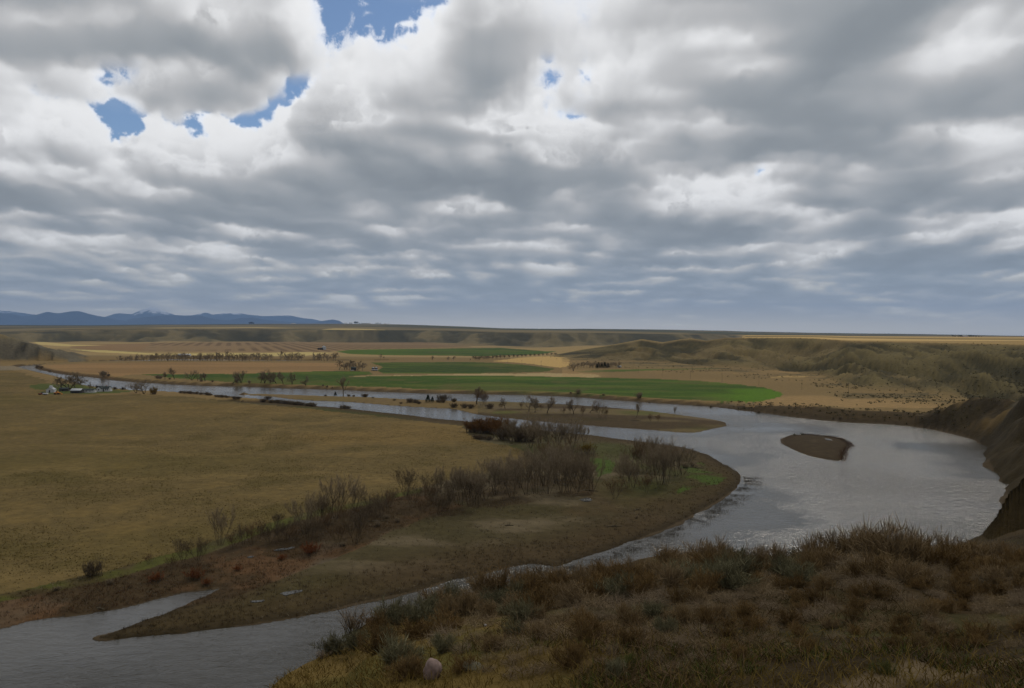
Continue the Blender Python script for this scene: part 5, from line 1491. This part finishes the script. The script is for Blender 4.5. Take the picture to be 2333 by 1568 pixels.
# orange loader
t = thing('orange_loader', 130, 899.2, "bright orange wheel loader parked beside the white granary", 'tractor', .15)
b = MB(); b.box(-1.9, 1.2, -.75, .75, .75, 1.55); b.box(1.2, 2.0, -.6, .6, .8, 1.25); b.build('body', ORANGE_P, t)
b = MB(); b.box(-.7, .6, -.65, .65, 1.56, 2.45); cb = b.build('cab', ORANGE_P, t); panel('window', cb, GLASS, -.55, .45, -.68, -.655, 1.75, 2.3)
b = MB(); b.tube([[1.0, 0, 1.5], [2.3, 0, 1.4], [3.0, 0, .7]], [.14, .13, .12], 6); b.build('arm', ORANGE_P, t)
b = MB(); b.poly([(2.9, -1, .1), (2.9, 1, .1), (3.5, 1, .15), (3.5, -1, .15), (2.9, -1, .9), (2.9, 1, .9)], q=[[0, 1, 2, 3], [1, 0, 4, 5]], t=[[0, 3, 4], [2, 1, 5]]); b.build('bucket', ORANGE_P, t)
for x0 in (-1.25, 1.0):
    for y0 in (-.85, .85): disc('wheel', t, TYRE, (x0, y0, .6), .6, .2)
# pickup with trailer
t = thing('pickup_truck', 95.5, 900.0, "dark pickup truck parked at the left edge of the farmyard", 'truck', .05)
b = MB(); b.box(-2.3, 2.2, -.85, .85, .5, 1.05); b.build('body', RED_P, t)
b = MB(); b.poly([(-.4, -.8, 1.05), (1.3, -.8, 1.05), (1.3, .8, 1.05), (-.4, .8, 1.05), (-.2, -.7, 1.75), (.8, -.7, 1.75), (.8, .7, 1.75), (-.2, .7, 1.75)], q=[[0, 1, 5, 4], [1, 2, 6, 5], [2, 3, 7, 6], [3, 0, 4, 7], [4, 5, 6, 7]]); cb = b.build('cab', IRON, t); panel('window', cb, GLASS, -.1, .7, -.78, -.74, 1.2, 1.6)
for x0 in (-1.5, 1.5):
    for y0 in (-.85, .85): disc('wheel', t, TYRE, (x0, y0, .38), .38, .12)
t = thing('flat_trailer', 103.5, 900.2, "small pale trailer hitched behind the dark pickup", 'trailer', .05)
b = MB(); b.box(-1.6, 1.6, -.9, .9, .55, 1.2); b.build('bed', STEEL, t); b = MB(); b.tube([[-1.6, 0, .6], [-2.5, 0, .5]], [.06, .05], 5); b.build('hitch', IRON, t)
for y0 in (-.92, .92): disc('wheel', t, TYRE, (0, y0, .36), .36, .1)


def utility_pole(px, py, hpx, label, group=None, h0=None, th=.11):
    x, y, z = stand(px, py); h = h0 or hpx / FPX * y
    o = bpy.data.objects.new('utility_pole', None); C.objects.link(o); o.location = (x, y, z - .1); tag(o, label, 'pole', group)
    b = MB(); b.tube([[0, 0, 0], [0, 0, h]], [th, th * .75], 6); b.build('pole', POLE, o)
    b = MB(); b.box(-.9, .9, -.08, .08, h - .55, h - .38); b.build('crossarm', POLE, o)
    for q in (-.8, 0, .8): 
        b = MB(); b.tube([[q, 0, h - .38], [q, 0, h - .2]], [.05, .04], 5); b.build('insulator', STEEL, o)


utility_pole(247, 888, 16, "tall wooden pole standing behind the farmhouse")
utility_pole(286, 889, 10, "short utility pole right of the farmhouse by the river")
PX = [(1157, 830), (1189, 834), (1233, 838), (1454, 851), (1510, 857), (1573, 864), (1645, 872), (1729, 880), (1827, 888.5), (1933, 898), (2060, 901)]
for n, (a, b_) in enumerate(PX, 1): utility_pole(a, b_, 0, f"thin utility pole of the line crossing the tan flats, {ordinal(n)} from left", "utility poles across the flats", h0=8.5, th=.10)

# grain bins and the low building by the grove


def grain_bin(px, py, rad, hw, label, group, wall, cap):
    t = thing('grain_bin', px, py, label, 'grain bin', 0, group)
    b = MB(); b.tube([[0, 0, 0], [0, 0, hw]], [rad, rad], 20); b.build('wall', wall, t)
    b = MB(); b.tube([[0, 0, hw - .02], [0, 0, hw + .02], [0, 0, hw + rad * .52]], [rad * .96, rad * 1.05, rad * .12], 20); rf = b.build('roof', cap, t)
    disc('lid', rf, cap, (0, 0, hw + rad * .53), rad * .16, .06, 'z')


grain_bin(738, 797.2, 5.6, 7.2, "white grain bin with a conical roof out in the striped field", None, plain("weathered bin steel", (.40, .42, .42), .12, .6, .5, .4), STEEL)
grain_bin(850, 844, 1.7, 3.1, "dark grain bin with pale cap by the grove, left of two", "pair of grain bins", plain("dull bin steel", (.10, .105, .11), .2, 1), STEEL)
grain_bin(857, 844, 1.7, 3.1, "dark grain bin with pale cap by the grove, right of two", "pair of grain bins", bpy.data.materials["dull bin steel"], STEEL)
t = thing('stock_trailer', 853.5, 845.4, "long pale stock trailer parked in front of the two grain bins", 'trailer', 0)
b = MB(); b.box(-3.6, 3.6, -1.1, 1.1, .7, 1.9); b.build('body', TIN, t); b = MB(); b.box(-3.55, 3.55, -1.06, 1.06, .35, .69); b.build('chassis', IRON, t)
for x0 in (-1.6, -.5, 1.9):
    for y0 in (-1.08, 1.08): disc('wheel', t, TYRE, (x0, y0, .42), .42, .12)
for n, (a, s) in enumerate(((726, 1.0), (731, .9), (734.5, .8)), 1):
    t = thing('fuel_tank', a, 797.3, f"dark squat tank left of the white field bin, {ordinal(n)} of three", 'tank', 0, "dark tanks beside the field bin")
    b = MB(); b.tube([[-2.6 * s, 0, 2.6], [-2.5 * s, 0, 2.6], [2.5 * s, 0, 2.6], [2.6 * s, 0, 2.6]], [1.2, 2.3, 2.3, 1.2], 14); b.build('barrel', IRON, t)
    b = MB(); [b.box(q - .2, q + .2, -1.4, 1.4, 0, 1.2) for q in (-1.4 * s, 1.4 * s)]; b.build('cradle', OLDWOOD, t)
t = thing('white_car', 802, 845.2, "white car parked under the grove beside the green field", 'car', 0)
b = MB(); b.box(-2.2, 2.2, -.85, .85, .35, .95); b.build('body', WHITE, t)
b = MB(); b.poly([(-1.4, -.8, .95), (1.2, -.8, .95), (1.2, .8, .95), (-1.4, .8, .95), (-.9, -.65, 1.5), (.5, -.65, 1.5), (.5, .65, 1.5), (-.9, .65, 1.5)], q=[[0, 1, 5, 4], [1, 2, 6, 5], [2, 3, 7, 6], [3, 0, 4, 7], [4, 5, 6, 7]]); b.build('cabin', GLASS, t)
for x0 in (-1.4, 1.4):
    for y0 in (-.85, .85): disc('wheel', t, TYRE, (x0, y0, .34), .34, .1)
t = thing('old_cabin', 806, 844.6, "dark old cabin hidden under the trees of the grove", 'cabin', .1)
w, r_ = MB(), MB(); gable(w, r_, 6, 5, 2.6, 1.9); w.build('wall', OLDWOOD, t); r_.build('roof', ROOF, t); panel('door', t, IRON, -.5, .5, -2.56, -2.51, .05, 2.0)
t = thing('white_trailer', 1411, 838.2, "small white trailer at the right end of the grove below hills", 'trailer', 0)
b = MB(); b.box(-2.6, 2.6, -1.2, 1.2, .6, 2.8); bd = b.build('body', WHITE, t); panel('window', bd, GLASS, -1.2, .2, -1.25, -1.21, 1.5, 2.2)
for y0 in (-1.1, 1.1): disc('wheel', t, TYRE, (.3, y0, .4), .4, .1)
t = thing('long_white_shed', 420.5, 812.0, "long white shed glinting beyond the far tree row", 'shed', 0)
w, r_ = MB(), MB(); gable(w, r_, 22, 8, 2.8, 1.6); w.build('wall', WHITE, t); r_.build('roof', plain("pale roofing", (.6, .61, .62), .08, 1), t)


# trees and buildings on the skyline
def on_line(px, Y):
    v = ray(px, 760); x = v[0] * Y; return x, Y, hz(x, Y)


def skyline(items, kind, name, cat, group, fmt, Y, base_h):
    for n, (px, h) in enumerate(items, 1):
        x, y, z = on_line(px, Y); s = h / FPX * Y / base_h
        plant(kind, n, name, x, y, z - .5, s, s * (1.5 if kind == 'far_shrub' else 1.0), n * 1.3, fmt.format(n=ordinal(n)), cat, group)


proto('skyline_tree', *grow_tree(300, 10, stems=3, lean=.5, fork=.12, open_=.6, limbs=7, twigs=900, rad=.5, tw=.6, tl=1.4, up=.1), M['bark'], M['needles'], fused=True)
skyline([(786, 2.2), (790, 2), (797, 2.4), (801, 2.4), (809, 5), (813.5, 4.6), (819, 2), (824, 1.8), (857, 2.6), (861, 2.8), (866, 2.4), (886, 1.6)], 'skyline_tree', 'skyline_tree', 'tree', 'trees on the far skyline', 'tiny dark tree on the skyline right of the mountains, {n} from left', 12400, 10.0)
skyline([(569, 4), (573, 4.6), (577, 3.4)], 'skyline_tree', 'skyline_tree', 'tree', 'trees under the mountains', 'tiny tree on the plateau rim under the mountains, {n} from left', 11500, 10.0)
skyline([(2171, 3.6), (2176, 2.6), (2183, 2.6), (2187, 3.2), (2190, 4), (2209, 4), (2213, 4.2), (2218, 3.4), (2224, 3), (2230, 2.8), (2236, 1.8)], 'skyline_tree', 'farmstead_tree', 'tree', 'trees of the plateau farmstead', 'dark tree of the distant farmstead on the right plateau, {n} from left', 4200, 10.0)
for nm, px, Y, L, Hh, mat, lb in (('shed', 2198, 4180, 26, 5, RED_P, "low reddish shed amid the distant plateau farmstead trees"), ('shed', 834, 12300, 130, 14, TIN, "long grey shed on the skyline right of the mountains"), ('shed', 878, 12300, 40, 11, WHITE, "tiny white shed on the skyline far right of the mountains"), ('shed', 668, 11000, 60, 9, WHITE, "pale shed on the upland just below the mountains")):
    x, y, z = on_line(px, Y)
    t = bpy.data.objects.new(nm, None); C.objects.link(t); t.location = (x, y, z - .5); tag(t, lb, 'shed')
    w, r_ = MB(), MB(); gable(w, r_, L, L * .4, Hh * .65, Hh * .35, ov=.5, th=.5); w.build('wall', mat, t); r_.build('roof', mat if mat is not RED_P else TIN, t)

# puddles, drift logs, birds
PUD = bpy.data.materials["river water"]


def puddle(P, kind='structure', dz=.06):
    W = np.array([stand(*ground_px) for ground_px in P]); z = np.median(W[:, 2]) + dz
    c = W.mean(0); Q = refine(np.array([ground(a, b, z)[:2] for a, b in P]), 2); n = len(Q)
    V = np.concatenate([np.c_[Q, np.full(n, z)], [[Q[:, 0].mean(), Q[:, 1].mean(), z]]])
    tag(mesh_obj('puddle', V, [np.stack([np.arange(n), (np.arange(n) + 1) % n, np.full(n, n)], 1)], PUD), kind='structure')


puddle([(567, 1370.5), (575, 1368.5), (590, 1367.5), (604, 1367), (601, 1370), (588, 1372), (575, 1372.5)])
puddle([(636, 1353), (650, 1347.5), (668, 1345.5), (690, 1343.5), (689, 1347.5), (676, 1351), (664, 1353), (650, 1357.5), (644, 1354)])
puddle([(620, 1255), (636, 1249), (655, 1249.5), (668, 1244), (682, 1241.5), (676, 1246), (664, 1251), (645, 1254)])
puddle([(560, 1270), (570, 1266.5), (580, 1267), (574, 1271)])
puddle([(1318, 1138), (1326, 1134.5), (1340, 1134), (1349, 1137), (1346, 1142), (1330, 1143)])
puddle([(2052, 1011), (1885, 1003)][:0] or [(1878, 998.5), (1890, 1000), (1898, 1003), (1888, 1003.5), (1880, 1001)])


def drift_log(px, py, Lpx, rz, label, th=.16, group=None):
    x, y, z = stand(px, py); L = Lpx / FPX * y; rng = np.random.default_rng(int(px))
    o = bpy.data.objects.new('drift_log', None); C.objects.link(o); o.location = (x, y, z + th * .5); o.rotation_euler = (0, 0, rz); tag(o, label, 'log', group)
    b = MB(); b.tube([[-L / 2, 0, 0], [-L * .1, .1, .06], [L / 2, -.1, .02]], [th, th * .85, th * .5], 7); b.build('trunk', M['bark_pale'], o)
    b = MB()
    for k in range(4): q = rng.uniform(-.3, .45) * L; b.tube([[q, 0, 0], [q + rng.uniform(-.2, .5), rng.uniform(-.6, .6), rng.uniform(.3, .9)]], [th * .4, th * .12], 4)
    b.build('branch', M['bark_pale'], o)


drift_log(1452, 1161, 30, .9, "dead branch lying on the open scrub of the point")
drift_log(1580, 1066, 44, -.2, "dark fallen log beside the green patch on the point")
drift_log(1346, 1119, 36, -.3, "fallen trunk at the right edge of the thicket")
drift_log(1160, 1198, 20, .1, "pale drift log on the grey gravel of the point")
drift_log(1400, 1199, 34, .15, "long pale drift log on the gravel near the shore")
drift_log(1448, 958.5, 24, .1, "pale drift log on the island shore")
drift_log(860, 1189, 46, .25, "dead branches lying below the thicket")
drift_log(230, 1388, 26, -.4, "pale stick on the muddy left bank")
BIRD = plain("dark duck feathers", (.03, .026, .022), .3, 6)
for n, (a, b_) in enumerate(((1659, 968.5), (1676, 971), (1694.5, 978)), 1):
    g = ground(a, b_, 0); o = bpy.data.objects.new('duck', None); C.objects.link(o); o.location = g; o.rotation_euler = (0, 0, .4 * n)
    tag(o, f"tiny dark duck on the water off the island tip, {ordinal(n)} from left", 'duck', 'ducks off the island tip')
    b = MB(); b.tube([[-.32, 0, .14], [-.2, 0, .1], [0, 0, .1], [.18, 0, .12], [.24, 0, .22], [.27, 0, .33], [.32, 0, .38], [.42, 0, .36]], [.02, .10, .14, .10, .06, .055, .06, .02], 9); b.build('body', BIRD, o, smooth=True)


# ------------------------------------------------------------------ the air
def build_haze():
    b = MB(); b.box(-62000, 62000, -30000, 60000, Z_LOW - 1.0, 2300.0)
    m = bpy.data.materials.new("haze"); m.use_nodes = True; nt = m.node_tree; nt.nodes.clear()
    v = nt.nodes.new('ShaderNodeVolumePrincipled')
    v.inputs['Color'].default_value = (.37, .59, 1.0, 1); v.inputs['Density'].default_value = 1.9e-5; v.inputs['Anisotropy'].default_value = .2
    o = nt.nodes.new('ShaderNodeOutputMaterial'); nt.links.new(v.outputs[0], o.inputs['Volume'])
    tag(b.build('haze', m), kind='stuff')


build_haze()
